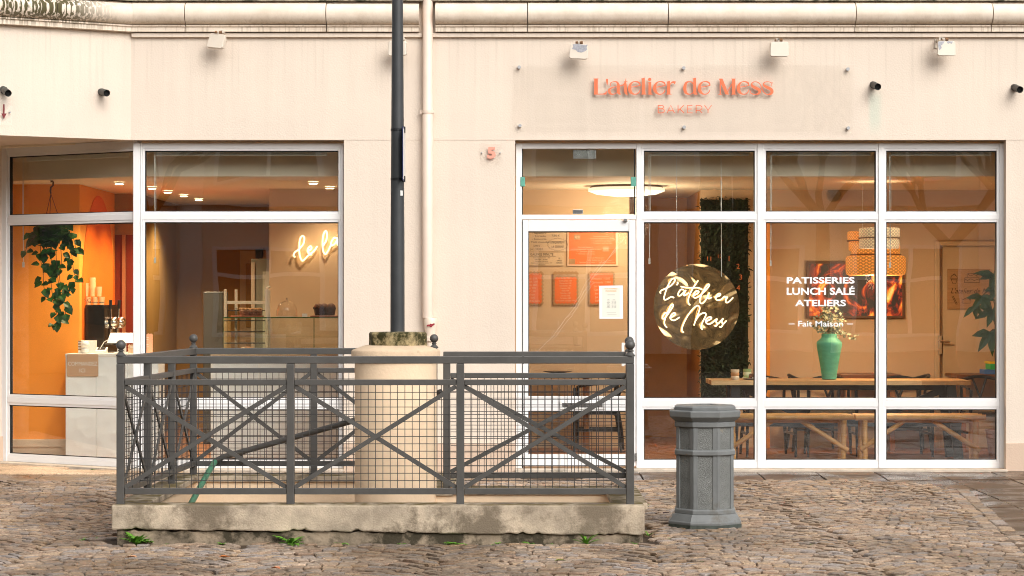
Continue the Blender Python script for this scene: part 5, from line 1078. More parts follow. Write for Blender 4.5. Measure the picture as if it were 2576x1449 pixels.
# long table
TB = thing('long_table', (X(2117, 1.4), 1.4, .012), 'long table with a pale wooden top and blue black legs behind the bamboo benches', 'table'); tx0, tx1 = X(1790, 1.1), X(2443, 1.1); tz = .765
m = MB(); rt = random.Random(9)
for k in range(7):
    y0 = 1.1 + k * .09; x = tx0
    while x < tx1 - .01:
        l = min(rt.uniform(.3, .7), tx1 - x); m.m = rt.randrange(3); m.box(x, x + l - .0008, y0, y0 + .0895, tz - .042, tz); x += l
m.build('table_top', [ltwood, M('acacia_light', (.68, .47, .25), .4, .2, 5, stretch=(1.5, 14, 14)), M('acacia_dark', (.36, .18, .065), .4, .3, 5, stretch=(1.5, 14, 14))], TB)
navy = M('blue_black_paint', (.022, .03, .04), .4, .2, 6)
for xa, xb_ in ((X(1850, 1.2), X(1843, 1.2)), (X(2392, 1.2), X(2412, 1.2))):
    for y_ in (1.2, 1.62): MB().bar((xa, y_, tz - .045), (xb_, y_, .014), .085, .05, up=(0, 1, 0)).build('leg', navy, TB, bev=.003)
m = MB(); zl = Z(1057, 1.4); m.box(X(1850, 1.4), X(2405, 1.4), 1.38, 1.44, zl - .06, zl + .06); m.box(X(1848, 1.4), X(2395, 1.4), 1.385, 1.435, tz - .10, tz - .043); m.build('stretcher', navy, TB, bev=.003)
m = MB(); m.bar((X(1870, 1.4), 1.41, tz - .09), (X(2010, 1.4), 1.41, zl + .05), .06, .04, up=(0, 1, 0)); m.bar((X(2375, 1.4), 1.41, tz - .09), (X(2225, 1.4), 1.41, zl + .05), .06, .04, up=(0, 1, 0)); m.build('brace', navy, TB)
# bamboo benches
def bench(px0, px1, label):
    yb_ = .74; x0, x1 = X(px0, yb_), X(px1, yb_); t = thing('bamboo_bench', ((x0 + x1) / 2, yb_, .012), label, 'bench', 'bamboo benches along the window side of the table'); rb = random.Random(px0)
    def cane(p, q, r_): 
        p, q = Vector(p), Vector(q); n = max(3, int((q - p).length / .11)); pts = []; rs = []
        for i in range(n):
            a_ = p.lerp(q, i / n); b2 = p.lerp(q, (i + .92) / n); pts += [a_, b2]; rs += [r_ * 1.12, r_ * rb.uniform(.93, 1)]
        return pts + [q], rs + [r_]
    m = MB()
    for k, y_ in enumerate((yb_ - .13, yb_ - .045, yb_ + .045, yb_ + .13)): a_, b2 = cane((x0 + (k % 2) * .01, y_, .445), (x1 - (k % 2) * .02, y_, .447), .026); m.tube(a_, b2, 10)
    m.build('seat', bamboo, t, smooth=True)
    for sx in (x0 + .09, x1 - .085):
        for y_ in (yb_ - .10, yb_ + .10): m = MB(); a_, b2 = cane((sx, y_, .43), (sx + rb.uniform(-.012, .012), y_, .014), .026); m.tube(a_, b2, 10); m.build('leg', bamboo, t, smooth=True)
    m = MB(); m.tube([(x0 + .09, yb_ - .14, .41), (x0 + .09, yb_ + .14, .41)], .018, 8); m.tube([(x1 - .085, yb_ - .14, .41), (x1 - .085, yb_ + .14, .41)], .018, 8); m.tube([(x0 + .12, yb_, .412), (x1 - .12, yb_, .41)], .022, 8); m.build('crosspiece', bamboo, t, smooth=True)
    m = MB()
    for a0, b0 in (((x0 + .05, .15), (x0 + .46, .41)), ((x1 - .05, .14), (x1 - .47, .41))): a_, b2 = cane((a0[0], yb_ - .12, a0[1]), (b0[0], yb_ - .06, b0[1]), .022); m.tube(a_, b2, 9)
    m.build('brace', bamboo, t, smooth=True)
bench(1815, 2142, 'bamboo bench partly hidden behind the litter bin'); bench(2146, 2472, 'bamboo bench in front of the two right window panes')
# black bentwood chairs
weave = M('woven_cord_seat', (.42, .28, .15), .8, .25, 40, stretch=(1, 6, 1))
def chair(x, y, rz, label, first=[None]):
    if first[0] is None:
        t = thing('chair', (0, 0, .012), label, 'chair', 'black chairs with curved backs'); b_ = .012
        MB().slab([(-.23, -.2), (.23, -.2), (.2, .19), (-.2, .19)], b_ + .42, b_ + .45).build('seat', weave, t, bev=.012)
        for sx in (-1, 1):
            MB().tube([(sx * .225, -.2, b_ + .64), (sx * .23, -.2, b_ + .44), (sx * .235, -.205, b_)], [.015, .018, .012], 8).build('leg', black, t, smooth=True)
            MB().tube([(sx * .2, .2, b_ + .70), (sx * .19, .2, b_ + .44), (sx * .215, .24, b_ + .2), (sx * .225, .26, b_)], [.013, .018, .017, .012], 8).build('leg', black, t, smooth=True)
        m = MB(); m.tube(spline([(-.235, -.17, b_ + .65), (-.25, .02, b_ + .68), (-.2, .2, b_ + .72), (0, .27, b_ + .755), (.2, .2, b_ + .72), (.25, .02, b_ + .68), (.235, -.17, b_ + .65)], 6), [.012] * 6 + [.017] * 25 + [.012] * 6, 8); m.build('back_rail', black, t, smooth=True)
        m = MB(); m.tube([(0, .2, b_ + .44), (0, .23, b_ + .55), (-.07, .26, b_ + .74)], .012, 8); m.tube([(0, .23, b_ + .55), (.07, .26, b_ + .74)], .012, 8); m.build('back_splat', black, t, smooth=True)
        m = MB(); m.box(-.22, .22, -.21, -.19, b_ + .38, b_ + .42); m.box(-.19, .19, .19, .21, b_ + .36, b_ + .42)
        for sx in (-1, 1): m.bar((sx * .22, -.2, b_ + .4), (sx * .195, .2, b_ + .39), .02, .04); m.bar((sx * .228, -.2, b_ + .22), (sx * .213, .235, b_ + .22), .018, .022)
        m.build('seat_frame', black, t); first[0] = t; t.location = (x, y, .012); t.rotation_euler = (0, 0, rz); return t
    c = dup(first[0], (0, 0, 0), label); c.location = (x, y, .012); c.rotation_euler = (0, 0, rz); return c
chair(X(1930, 1.85), 1.80, .06, 'black chair behind the table just right of the moss panel'); chair(X(2088, 1.85), 1.82, -.04, 'black chair behind the table at the green vase'); chair(X(2272, 1.85), 1.80, .03, 'black chair behind the right half of the long table')
chair(X(2052, 2.6), 2.6, math.pi / 2, 'black chair left of the small table under the fire picture'); chair(X(2268, 2.6), 2.6, -math.pi / 2, 'black chair right of the small table under the fire picture')
chair(X(2484, 1.95), 1.95, .1, 'black round backed chair below the board games at the far right'); chair(X(1500, 2.5), 2.5, -math.pi / 2 - .1, 'black chair seen through the glass of the entrance door')
def smalltable(px, y, w_, label):
    x = X(px, y); t = thing('small_table', (x, y, .012), label, 'table', 'small brown cafe tables'); m = MB(); m.box(x - w_ / 2, x + w_ / 2, y - .3, y + .3, .745, .78); m.build('table_top', brwood, t, bev=.004)
    lm = M('chestnut_leg', (.30, .12, .04), .45, .2, 5, stretch=(12, 12, 1.5))
    for sx in (-1, 1):
        for sy in (-1, 1): MB().box(x + sx * (w_ / 2 - .08) - .025, x + sx * (w_ / 2 - .08) + .025, y + sy * .22 - .025, y + sy * .22 + .025, .013, .744).build('leg', lm, t, bev=.003)
smalltable(2180, 2.65, .6, 'small brown table under the fire picture'); smalltable(2470, 2.6, .62, 'small brown table beside the inner door with games on it'); smalltable(1400, 2.6, .75, 'small brown table behind the glass entrance door')
x = X(1402, 2.55); m = MB(); m.lathe([(.05, 0), (.06, .008), (.145, .022), (.148, .026), (.06, .014), (.001, .012)], (x, 2.55, .782), 28); lab(m, 'dark_plate', M('dark_plate_glaze', (.03, .02, .016), .3, .2), 'dark plate on the table behind the entrance door', 'plate', smooth=True)
# on the long table
VS = thing('green_vase', (X(2086, 1.4), 1.4, tz + .001), 'tall matt green shouldered vase on the long table', 'vase'); vx = X(2086, 1.4)
m = MB(); k_ = 21.4 / F; m.lathe([(31 * k_ * .5 + .002, 0), (.068, .004), (.078, .08), (.098, .2), (.1185, .315), (.12, .345), (.115, .36), (.078, .392), (.073, .405), (.073, .432), (.066, .434), (.062, .40), (.06, .3)], (vx, 1.4, tz + .001), 36); m.build('body', M('green_matt_glaze', (.11, .42, .28), .7, .16, 9, bump=.15, bscale=70, stretch=(1, 1, 3)), VS, smooth=True)
BQ = thing('dried_bouquet', (vx, 1.4, tz + .35), 'dried eucalyptus and gypsophila bunch standing in the green vase', 'dried flowers'); ms = MB(); mleaf = MB(); mfl = MB(); rq = random.Random(8); base = Vector((vx, 1.4, tz + .40))
tips = [(2066, 772), (2075, 768), (2090, 776), (2105, 770), (2112, 790), (2125, 800), (2060, 790), (2050, 805), (2035, 812), (2120, 815), (2130, 838), (2148, 848), (2118, 832), (2080, 800), (2098, 800), (2072, 812), (2108, 822), (2062, 828), (2090, 820), (2084, 786)]
for px, py in tips:
    dy = rq.uniform(-.08, .08); tip = P(px, py, 1.4) + Vector((0, dy, 0)); mid = base.lerp(tip, .55) + Vector((rq.uniform(-.012, .012), 0, .02)); q = spline([tuple(base), tuple(mid), tuple(tip)], 6); ms.tube(q, .0018, 4)
    for i in range(16):
        p_ = q[rq.randrange(4, len(q))] + Vector((rq.gauss(0, .012), rq.gauss(0, .012), rq.gauss(0, .012))); a_ = rq.uniform(0, 6.28); l = rq.uniform(.02, .036); mleaf.leaf(p_, (math.cos(a_), rq.uniform(-1, .2), math.sin(a_)), (0, -.8, .5), l, l * .85, .2, .1)
    for i in range(6): p_ = tip.lerp(base, rq.uniform(.15, .6)) + Vector((rq.gauss(0, .025), rq.gauss(0, .02), rq.gauss(0, .02))); mfl.ball(p_, .0038, 5, 4)
ms.build('stems', M('dry_stem', (.3, .17, .07), .7, .2), BQ); mleaf.build('eucalyptus_leaves', M('dry_eucalyptus', (.27, .29, .18), .7, .35, 18, dark=(.12, .15, .07), darkpos=.55), BQ); mfl.build('gypsophila', M('pale_flower', (.6, .45, .38), .8, .2, 60), BQ)
def wavy(px, y, mats, label):
    m = MB(); x = X(px, y); m.m = 0; m.lathe([(.034, 0), (.041, .012), (.041, .028), (.035, .036)], (x, y, tz + .001), 20); m.m = 1; m.lathe([(.035, .036), (.041, .045), (.041, .06), (.035, .07)], (x, y, tz + .001), 20, cap=False); m.m = 0; m.lathe([(.035, .07), (.041, .078), (.040, .098), (.036, .098), (.034, .06)], (x, y, tz + .001), 20, cap=False)
    lab(m, 'wavy_cup', mats, label, 'cup', smooth=True)
wavy(1849, 1.3, [M('cream_glaze', (.72, .62, .48), .3, .05), M('caramel_glaze', (.5, .28, .13), .3, .05)], 'cream and caramel ringed cup on the long table'); wavy(1880, 1.45, [M('sage_glaze', (.3, .42, .2), .3, .05), M('pale_sage_glaze', (.6, .62, .42), .3, .05)], 'green ringed cup on the long table')
x = X(1900, 1.35); lab(MB().lathe([(.07, 0), (.08, .006), (.125, .014), (.127, .018), (.07, .011), (.001, .010)], (x, 1.35, tz + .001), 28), 'dessert_plate', whitep, 'white dessert plate with a pastry on the long table', 'plate', smooth=True)
m = MB(); x = X(1897, 1.35)
for i in range(14): m.ball((x + rq.uniform(-.045, .045), 1.35 + rq.uniform(-.03, .03), tz + .03 + rq.uniform(0, .02)), rq.uniform(.012, .02), 7, 5)
lab(m, 'pastry', crust, 'lumpy brown pastry on the white dessert plate', 'pastry', smooth=True)
lab(MB().bar((X(1905, 1.25), 1.25, tz + .022), (X(1952, 1.25), 1.28, tz + .03), .008, .003), 'spoon', M('wood_spoon', (.45, .28, .12), .6, .1), 'thin wooden spoon lying by the dessert plate', 'spoon')
# pendants
def weave_mat(name, col, glow):
    m, t, b, N, L = nodes(name); tc = N('ShaderNodeTexCoord'); sp = N('ShaderNodeSeparateXYZ'); L(tc.outputs['Object'], sp.inputs[0])
    at = N('ShaderNodeMath'); at.operation = 'ARCTAN2'; L(sp.outputs['Y'], at.inputs[0]); L(sp.outputs['X'], at.inputs[1])
    def wav(sgn):
        a = N('ShaderNodeMath'); a.operation = 'MULTIPLY'; a.inputs[1].default_value = 30; L(at.outputs[0], a.inputs[0]); z = N('ShaderNodeMath'); z.operation = 'MULTIPLY'; z.inputs[1].default_value = sgn * 215; L(sp.outputs['Z'], z.inputs[0])
        s = N('ShaderNodeMath'); s.operation = 'ADD'; L(a.outputs[0], s.inputs[0]); L(z.outputs[0], s.inputs[1]); q = N('ShaderNodeMath'); q.operation = 'SINE'; L(s.outputs[0], q.inputs[0]); return q.outputs[0]
    mx = N('ShaderNodeMath'); mx.operation = 'MAXIMUM'; L(wav(1), mx.inputs[0]); L(wav(-1), mx.inputs[1])
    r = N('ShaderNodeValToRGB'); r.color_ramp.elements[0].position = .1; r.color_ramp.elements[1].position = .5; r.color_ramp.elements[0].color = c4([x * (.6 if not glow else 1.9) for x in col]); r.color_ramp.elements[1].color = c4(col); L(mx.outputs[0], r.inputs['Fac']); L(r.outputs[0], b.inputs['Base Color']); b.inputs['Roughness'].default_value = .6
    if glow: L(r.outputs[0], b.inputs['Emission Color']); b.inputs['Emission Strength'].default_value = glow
    return m
wlit = weave_mat('lit_bamboo_weave', (.55, .20, .035), .42); wpale = weave_mat('pale_bamboo_weave_glow', (.80, .56, .31), .13); bandm = M('bamboo_band', (.25, .12, .035), .6, .2)  # pale weave glows faintly, standing in for daylight on an unlit shade
def drum(x, y, z0_, z1_, r_): h_ = z1_ - z0_; c = .16 * h_; return [(r_ * .5, z0_), (r_ - c * 1.0, z0_ + .001), (r_ - c * .3, z0_ + c * .3), (r_ - .001, z0_ + c), (r_, z0_ + h_ * .3), (r_, z1_ - h_ * .3), (r_ - .001, z1_ - c), (r_ - c * .3, z1_ - c * .3), (r_ - c, z1_ - .001), (r_ * .4, z1_)]
y1 = .62; PA = thing('woven_pendant', (X(2212, y1), y1, Z(626, y1)), 'small pale bamboo drum pendant hanging in front of the lit one', 'pendant lamp'); xx = X(2212, y1); k1 = (20 + y1) / F
m = MB(); m.lathe(drum(xx, y1, 0, Z(573, y1) - Z(597, y1), 51 * k1), (0, 0, 0), 36); o_ = (xx, y1, Z(597, y1))
def at_(prof, c, mat, nm, par):
    mm = MB().lathe(prof, c, 40, cap=False); ob = mm.build(nm, mat, None, smooth=True, org=c); ob.parent = par; ob.location = Vector(c) - ORG[par]; return ob
def lampshade(par, x, y, pa, pb, rpx, mat, nm='shade'): kk = (20 + y) / F; h_ = (pb - pa) * kk; at_(drum(0, 0, 0, h_, rpx * kk), (x, y, Z(pb, y)), mat, nm, par)
lampshade(PA, xx, y1, 573, 598, 51, wpale); lampshade(PA, xx, y1, 600, 626, 50, wpale); MB().lathe([(52 * k1, -.006), (52.5 * k1, 0), (52 * k1, .006)], (xx, y1, Z(599, y1)), 36, cap=False).build('band', bandm, PA)
MB().tube([(xx, y1, Z(574, y1)), (xx, y1, 2.646)], .003, 6).build('cord', whitep, PA)
y2 = 1.35; x2 = X(2203, y2); PB = thing('woven_pendant', (x2, y2, Z(693, y2)), 'large glowing orange bamboo pendant of two stacked drums over the table', 'pendant lamp')
lampshade(PB, x2, y2, 612, 641, 61, wlit); lampshade(PB, x2, y2, 643, 693, 75, wlit); k2 = (20 + y2) / F; MB().lathe([(62 * k2, -.008), (64 * k2, 0), (62 * k2, .008)], (x2, y2, Z(641, y2)), 40, cap=False).build('band', bandm, PB)
MB().tube([(x2, y2, Z(613, y2)), (x2, y2, 2.646)], .003, 6).build('cord', whitep, PB); m = MB(); m.ball((x2 + .06, y2, Z(662, y2)), .03, 12, 8); m.build('bulb', emit('bulb_glow', (1, .85, .55), 20), PB, smooth=True); lamp_light('pendant_lamp', (x2, y2, Z(705, y2)), PENDW, (1, .70, .40), .1, PB)
y3 = 1.9; x3 = X(2170, y3); PC = thing('woven_pendant', (x3, y3, Z(632, y3)), 'bright orange bamboo pendant half hidden behind the pale one', 'pendant lamp'); lampshade(PC, x3, y3, 582, 605, 38, wlit); lampshade(PC, x3, y3, 607, 632, 35, wlit); k3 = (20 + y3) / F; MB().lathe([(39 * k3, -.007), (39.5 * k3, 0), (39 * k3, .007)], (x3, y3, Z(606, y3)), 36, cap=False).build('band', bandm, PC); MB().tube([(x3, y3, Z(583, y3)), (x3, y3, 2.646)], .003, 6).build('cord', whitep, PC)
# oval ceiling lamp
CLP = thing('ceiling_lamp', (X(1576, 2.2), 2.2, 2.645), 'large round white glowing ceiling lamp behind the top of the door', 'ceiling lamp'); cx_ = X(1576, 2.2)
m = MB(); m.lathe([(.30, 0), (.375, -.018), (.38, -.045), (.30, -.075), (.15, -.092), (.001, -.096)], (cx_, 2.2, 2.64), 48, cap=False); m.build('diffuser', emit('lamp_diffuser', (1, .88, .66), .7), CLP, smooth=True); MB().lathe([(.33, .0), (.36, -.008), (.36, -.016)], (cx_, 2.2, 2.644), 48).build('rim', bandm, CLP)
lamp_light('ceiling_lamp_light', (cx_, 2.2, 2.32), CEILW, (1, .78, .52), .25, CLP)
# fire picture
FP = thing('fire_picture', P(2152, 800, 2.93), 'wide framed screen showing a log fire on the dining room wall', 'picture'); y_ = 2.94
fm, t_, b_, N_, L_ = nodes('log_fire_image'); tc_ = N_('ShaderNodeTexCoord'); mp_ = N_('ShaderNodeMapping'); mp_.inputs['Scale'].default_value = (3.2, 1, 2.6); mp_.inputs['Rotation'].default_value = (0, .5, 0); L_(tc_.outputs['Object'], mp_.inputs['Vector'])
n1_ = N_('ShaderNodeTexNoise'); n1_.inputs['Scale'].default_value = 1.5; n1_.inputs['Detail'].default_value = 4; n1_.inputs['Distortion'].default_value = 1.3; n1_.inputs['Roughness'].default_value = .6; L_(mp_.outputs[0], n1_.inputs['Vector'])
r_ = N_('ShaderNodeValToRGB'); e_ = r_.color_ramp; e_.elements[0].position = .45; e_.elements[0].color = (.012, .004, .004, 1); e_.elements[1].position = .70; e_.elements[1].color = (1, .75, .25, 1)
for ps, cl in ((.51, (.25, .010, .003, 1)), (.565, (.85, .10, .01, 1)), (.63, (1, .45, .04, 1))): q = e_.elements.new(ps); q.color = cl
L_(n1_.outputs['Fac'], r_.inputs['Fac']); L_(r_.outputs[0], b_.inputs['Emission Color']); b_.inputs['Emission Strength'].default_value = .95; b_.inputs['Base Color'].default_value = (.01, .008, .008, 1); b_.inputs['Roughness'].default_value = .5
px0_, px1_, pz0, pz1 = X(2030, y_), X(2275, y_), Z(800, y_), Z(658, y_); MB().box(px0_ + .022, px1_ - .022, y_, y_ + .03, pz0 + .022, pz1 - .022).build('screen_image', fm, FP)
m = MB(); fw = .022; m.box(px0_, px0_ + fw, y_ - .012, 2.99, pz0, pz1); m.box(px1_ - fw, px1_, y_ - .012, 2.99, pz0, pz1); m.box(px0_ + fw, px1_ - fw, y_ - .012, 2.99, pz0, pz0 + fw); m.box(px0_ + fw, px1_ - fw, y_ - .012, 2.99, pz1 - fw, pz1); m.build('frame', M('walnut_frame', (.12, .045, .015), .5, .25, 6), FP, bev=.002)
# engraved board on the inner door
WB = thing('engraved_board', P(2435, 778, 2.94), 'thin wooden board engraved with cakes and script on the inner door', 'sign'); y_ = 2.94; MB().box(X(2383, y_), X(2490, y_), y_, 2.963, Z(778, y_), Z(677, y_)).build('board', M('board_wood', (.40, .22, .095), .5, .2, 5, stretch=(1, 1, 8)), WB, bev=.002)
ink = M('burnt_line', (.07, .025, .008), .7, .1); m = MB()
def ln(pts, r0=.0028): m.tube([P(a_, b2, y_ - .001) for a_, b2 in pts], r0, 5)
zx = lambda x, y: ((2696 + x / 1.811) / 1.59, (700 + y / 1.811) / 1.59)
for st in ([(2100, 780), (2215, 780)], [(2105, 775), (2105, 745), (2212, 745), (2212, 775)], [(2105, 752), (2125, 764), (2150, 752), (2175, 764), (2210, 752)], [(2128, 742), (2128, 712), (2195, 712), (2195, 742)], [(2128, 720), (2150, 732), (2172, 720), (2195, 730)], [(2008, 755), (2018, 785), (2042, 785), (2050, 755), (2008, 755)], [(2004, 750), (2010, 730), (2030, 722), (2050, 735), (2054, 752), (2004, 752)], [(2018, 724), (2030, 716), (2042, 726)], [(2015, 880), (2045, 940)], [(2022, 876), (2052, 936)], [(2088, 905), (2120, 888), (2150, 905), (2150, 928), (2090, 928), (2088, 905), (2150, 905)]): ln([zx(*p) for p in st])
text(m, "L'atelier de Mess", *[X(zx(2005, 0)[0], y_), X(zx(2330, 0)[0], y_)], Z(zx(0, 858)[1], y_), Z(zx(0, 818)[1], y_), y_ - .0005, .001, shear=.35); m.build('engraving', ink, WB)
# potted plant at the right
PP = thing('potted_plant', (X(2520, 1.0), 1.0, .012), 'tall leafy potted plant half hidden by the right window jamb', 'plant'); xx = X(2523, 1.0); m = MB(); m.lathe([(.12, 0), (.16, .28), (.165, .3), (.14, .3), (.13, .26), (.01, .25)], (xx, 1.0, .013), 24); m.build('pot', M('terracotta', (.3, .13, .07), .8, .1), PP, smooth=True); m = MB(); mf = MB(); rl = random.Random(2)
for px, py, ang, n_, ln_ in ((2500, 690, 0, 6, .17), (2470, 745, .3, 5, .16), (2497, 780, .1, 6, .17), (2490, 835, .2, 5, .2), (2512, 720, .5, 5, .17), (2450, 770, 0, 3, .13)):
    tip = P(px, py, .9); m.tube(spline([(xx, 1.0, .28), (xx + .01, 1.0, .9), tuple(tip.lerp(Vector((xx, 1, tip.z)), .5)), tuple(tip)], 5), .006, 6)
    for k in range(n_): a_ = -math.pi / 2 + (k - (n_ - 1) / 2) * .75 + rl.uniform(-.2, .2); mf.leaf(tip, (math.cos(a_), -.35, math.sin(a_)), (0, -.9, .3), ln_ * rl.uniform(.8, 1.15), ln_ * .4, .2, .25)
m.build('stem', M('plant_stem', (.12, .09, .03), .7, .2), PP); mf.build('leaves', M('glossy_leaf', (.025, .095, .03), .3, .4, 9, dark=(.05, .012, .008), darkpos=.66), PP)
zz = .782
for k, (h_, c_, lb, ox) in enumerate(((.045, (.05, .16, .5), 'blue board game box at the bottom of the stack', -.03), (.055, (.02, .42, .1), 'green board game box in the middle of the stack', .03), (.022, (.75, .5, .02), 'yellow board game box on top of the stack', .02))):
    lab(MB().box(X(2480, 2.5) + ox, X(2480, 2.5) + ox + .26, 2.42, 2.66, zz, zz + h_), 'game_box', M('game_box_' + lb.split()[0], c_, .45, .06), lb, 'game box', 'board games stacked on the small table', bev=.002); zz += h_ + .001
# menus behind the door
yw = 2.985; whb = M('whiteboard', (.60, .44, .29), .4, .05); inkb = M('marker_ink', (.03, .02, .015), .7, .1); orc = M('orange_card', (.78, .17, .04), .6, .05); gold = M('tan_border', (.42, .25, .12), .6, .1); cream = M('cream_letter', (.85, .6, .42), .6, .02)
def wx(px): return X(px, yw)
def wz(py): return Z(py, yw)
t = thing('whiteboard', P(1376, 633, yw), 'handwritten whiteboard at the top left of the menu wall', 'menu board'); MB().box(wx(1305), wx(1424), yw - .006, yw + .012, wz(633), wz(548)).build('panel', whb, t); m = MB(); u = yw - .0065
text(m, '- Signature\n- Torsado\n- Smoothie\n- Petit chocolat', wx(1331), wx(1382), wz(611), wz(584), u, .001); text(m, '7,50 €', wx(1388), wx(1408), wz(596), wz(590), u, .001); text(m, '6,90 €\nJus : 10,30 €', wx(1334), wx(1366), wz(630), wz(616), u, .001); text(m, 'UNIQUEMENT\nLA SEMAINE', wx(1385), wx(1421), wz(624), wz(606), u, .001)
for i in range(22): a0, a1 = i * 2 * math.pi / 22, (i + 1) * 2 * math.pi / 22; m.tube([(wx(1403 + 24 * math.cos(a0)), u, wz(615 + 14.5 * math.sin(a0))), (wx(1403 + 26.5 * math.cos((a0 + a1) / 2)), u, wz(615 + 16.5 * math.sin((a0 + a1) / 2))), (wx(1403 + 24 * math.cos(a1)), u, wz(615 + 14.5 * math.sin(a1)))], .0012, 4)
m.build('handwriting', inkb, t)
t = thing('note_card', P(1372, 667, yw), 'handwritten white card headed GAUFRES MINUTE', 'menu board'); MB().box(wx(1329), wx(1418), yw - .006, yw + .012, wz(668), wz(635)).build('card', M('note_paper', (.66, .49, .33), .5, .04), t); m = MB(); text(m, 'GAUFRES MINUTE', wx(1334), wx(1392), wz(643), wz(637), u, .001); m.box(wx(1332), wx(1398), u - .001, u, wz(645.4), wz(644.8))
text(m, '- Classique sucre   3€\n- Nutella   3,50€\n- Nutella chantilly\n- Caramel beurre salé | 4€\n- Chocolat', wx(1333), wx(1388), wz(667), wz(647), u, .001); text(m, 'SUR\nPLACE OU\nA EMPORTER', wx(1399), wx(1415), wz(663), wz(648), u, .001); m.build('handwriting', inkb, t)
t = thing('orange_menu_board', P(1490, 668, yw), 'large orange rectangular menu board with a pale frame', 'menu board'); m = MB(); m.box(wx(1427), wx(1554), yw - .004, yw + .012, wz(669), wz(544)); m.build('frame', cream, t, bev=.003); MB().box(wx(1431), wx(1549), yw - .007, yw - .004, wz(665), wz(548)).build('panel', orc, t); m = MB(); u2 = yw - .0075
for px, py in ((1444, 590), (1516, 620), (1431, 651), (1507, 573)): m.box(wx(px), wx(px + 16), u2 - .0005, u2 + .0005, wz(py + 13), wz(py))
m.build('price_tag', gold, t); m = MB()
text(m, 'Formule Baguette\n1 sandwich baguette au choix\n+ 1 patisserie au choix\n+ 1 boisson soft ou eau', wx(1481), wx(1546), wz(613), wz(593), u2, .001); text(m, 'Formule Signature\n1 sandwich signature ou salade au choix\n+ 1 patisserie au choix\n+ 1 boisson soft ou eau', wx(1434), wx(1513), wz(640), wz(620), u2, .001); text(m, 'Formule Plat du jour\n1 plat du jour au choix\n+ 1 patisserie au choix + 1 boisson soft ou eau', wx(1452), wx(1546), wz(662), wz(647), u2, .001)
text(m, '9€90', wx(1446), wx(1458), wz(600), wz(593), u2 - .0012, .001); text(m, '11€90', wx(1518), wx(1530), wz(630), wz(623), u2 - .0012, .001); m.build('lettering', cream, t)
def menu(px0, px1, head, body, label, body_y0=696):
    t = thing('scalloped_menu', P((px0 + px1) / 2, 768, yw), label, 'menu board', 'scalloped orange menu cards on the wall'); MB().prism(scallop(wx(px0 + 2), wx(px1 - 2), wz(766), wz(685), 7, 9, .011), yw - .003, yw + .012).build('border', gold, t)
    MB().prism(scallop(wx(px0 + 6), wx(px1 - 6), wz(762), wz(body_y0), 6, 7, .009), yw - .006, yw - .003).build('card', orc, t); m = MB(); text(m, head, wx(px0 + 7), wx(px1 - 7), wz(692 if body_y0 < 694 else 694), wz(688 if body_y0 < 694 else 690), yw - .0065, .001); text(m, body, wx(px0 + 8), wx(px1 - 9), wz(759), wz(698), yw - .0065, .001); m.build('lettering', cream, t)
menu(1304, 1367, 'NOS PATISSERIES', 'Classiques : 3.20€\nGourmands : 3.60€\nSignatures : 3.80€\nCookie : 2.50€\nMuffin : 3.50€\nCake la part\nFlan : 3.60€\nMention au fil des saisons', 'scalloped orange menu card cut by the left door edge', 689)
menu(1391, 1455, 'NOS BOISSONS CHAUDES', 'Espresso : 1.50€\nDouble espresso : 3.00€\nChocolat chaud : 3.90€\nLatte macchiato : 3.90€\nCappuccino : 3.90€\nMatcha : 4.50€\nMocha blanc : 4.50€\nChai latte : 4.50€\nThé / Infusion : 3.00€\nSirop / Chantilly / Lait végétal : 0.50€', 'middle scalloped orange menu card listing hot drinks', 699)
menu(1480, 1546, 'NOS BOISSONS FROIDES', 'Smoothie : 4.50€\nCitronnade : 3.90€\nJus de pomme\nCitron pressé\nJus d orange\nJus de fruits\nSofts / Eaux', 'scalloped orange menu card behind the white paper notice', 689)
# notice stuck on the door glass
yn = YD + .0285; t = thing('opening_hours_notice', P(1537, 802, yn), 'white paper notice with opening hours stuck on the door glass', 'notice'); MB().prism([(X(1507, yn), Z(719, yn)), (X(1567, yn), Z(718, yn)), (X(1567.5, yn), Z(802, yn)), (X(1508, yn), Z(802, yn))], yn - .0015, yn).build('sheet', M('paper_sheet', (.82, .82, .82), .7, .02), t)
m = MB(); m.box(X(1515, yn), X(1559, yn), yn - .002, yn - .0015, Z(798, yn), Z(724, yn)); m.build('cream_panel', M('cream_paper', (.78, .76, .66), .7, .02), t); m = MB(); v_ = yn - .0022; text(m, 'NOS HORAIRES\nPROVISOIRES', X(1521, yn), X(1553, yn), Z(734, yn), Z(724, yn), v_, .0006, .01); m.build('heading', M('orange_ink', (.85, .38, .1), .6, .02), t)
m = MB(); text(m, 'LUNDI\nMARDI\nMERCREDI\nJEUDI\nVENDREDI\nSAMEDI\nDIMANCHE', X(1526, yn), X(1535, yn), Z(775, yn), Z(753, yn), v_, .0006); text(m, 'FERMÉ\n8:30 - 19:00\n8:30 - 19:00\n8:30 - 19:00\n8:30 - 19:00\n9:00 - 19:00\n9:00 - 18:00', X(1539, yn), X(1550, yn), Z(775, yn), Z(753, yn), v_, .0006); m.box(X(1528, yn), X(1547, yn), v_ - .0006, v_, Z(742.2, yn), Z(741.4, yn)); m.box(X(1526, yn), X(1550, yn), v_ - .0006, v_, Z(787.2, yn), Z(786.6, yn)); m.box(X(1528, yn), X(1551, yn), v_ - .0006, v_, Z(792.2, yn), Z(791.6, yn)); m.build('hours_text', M('grey_ink', (.2, .2, .2), .7, .02), t)
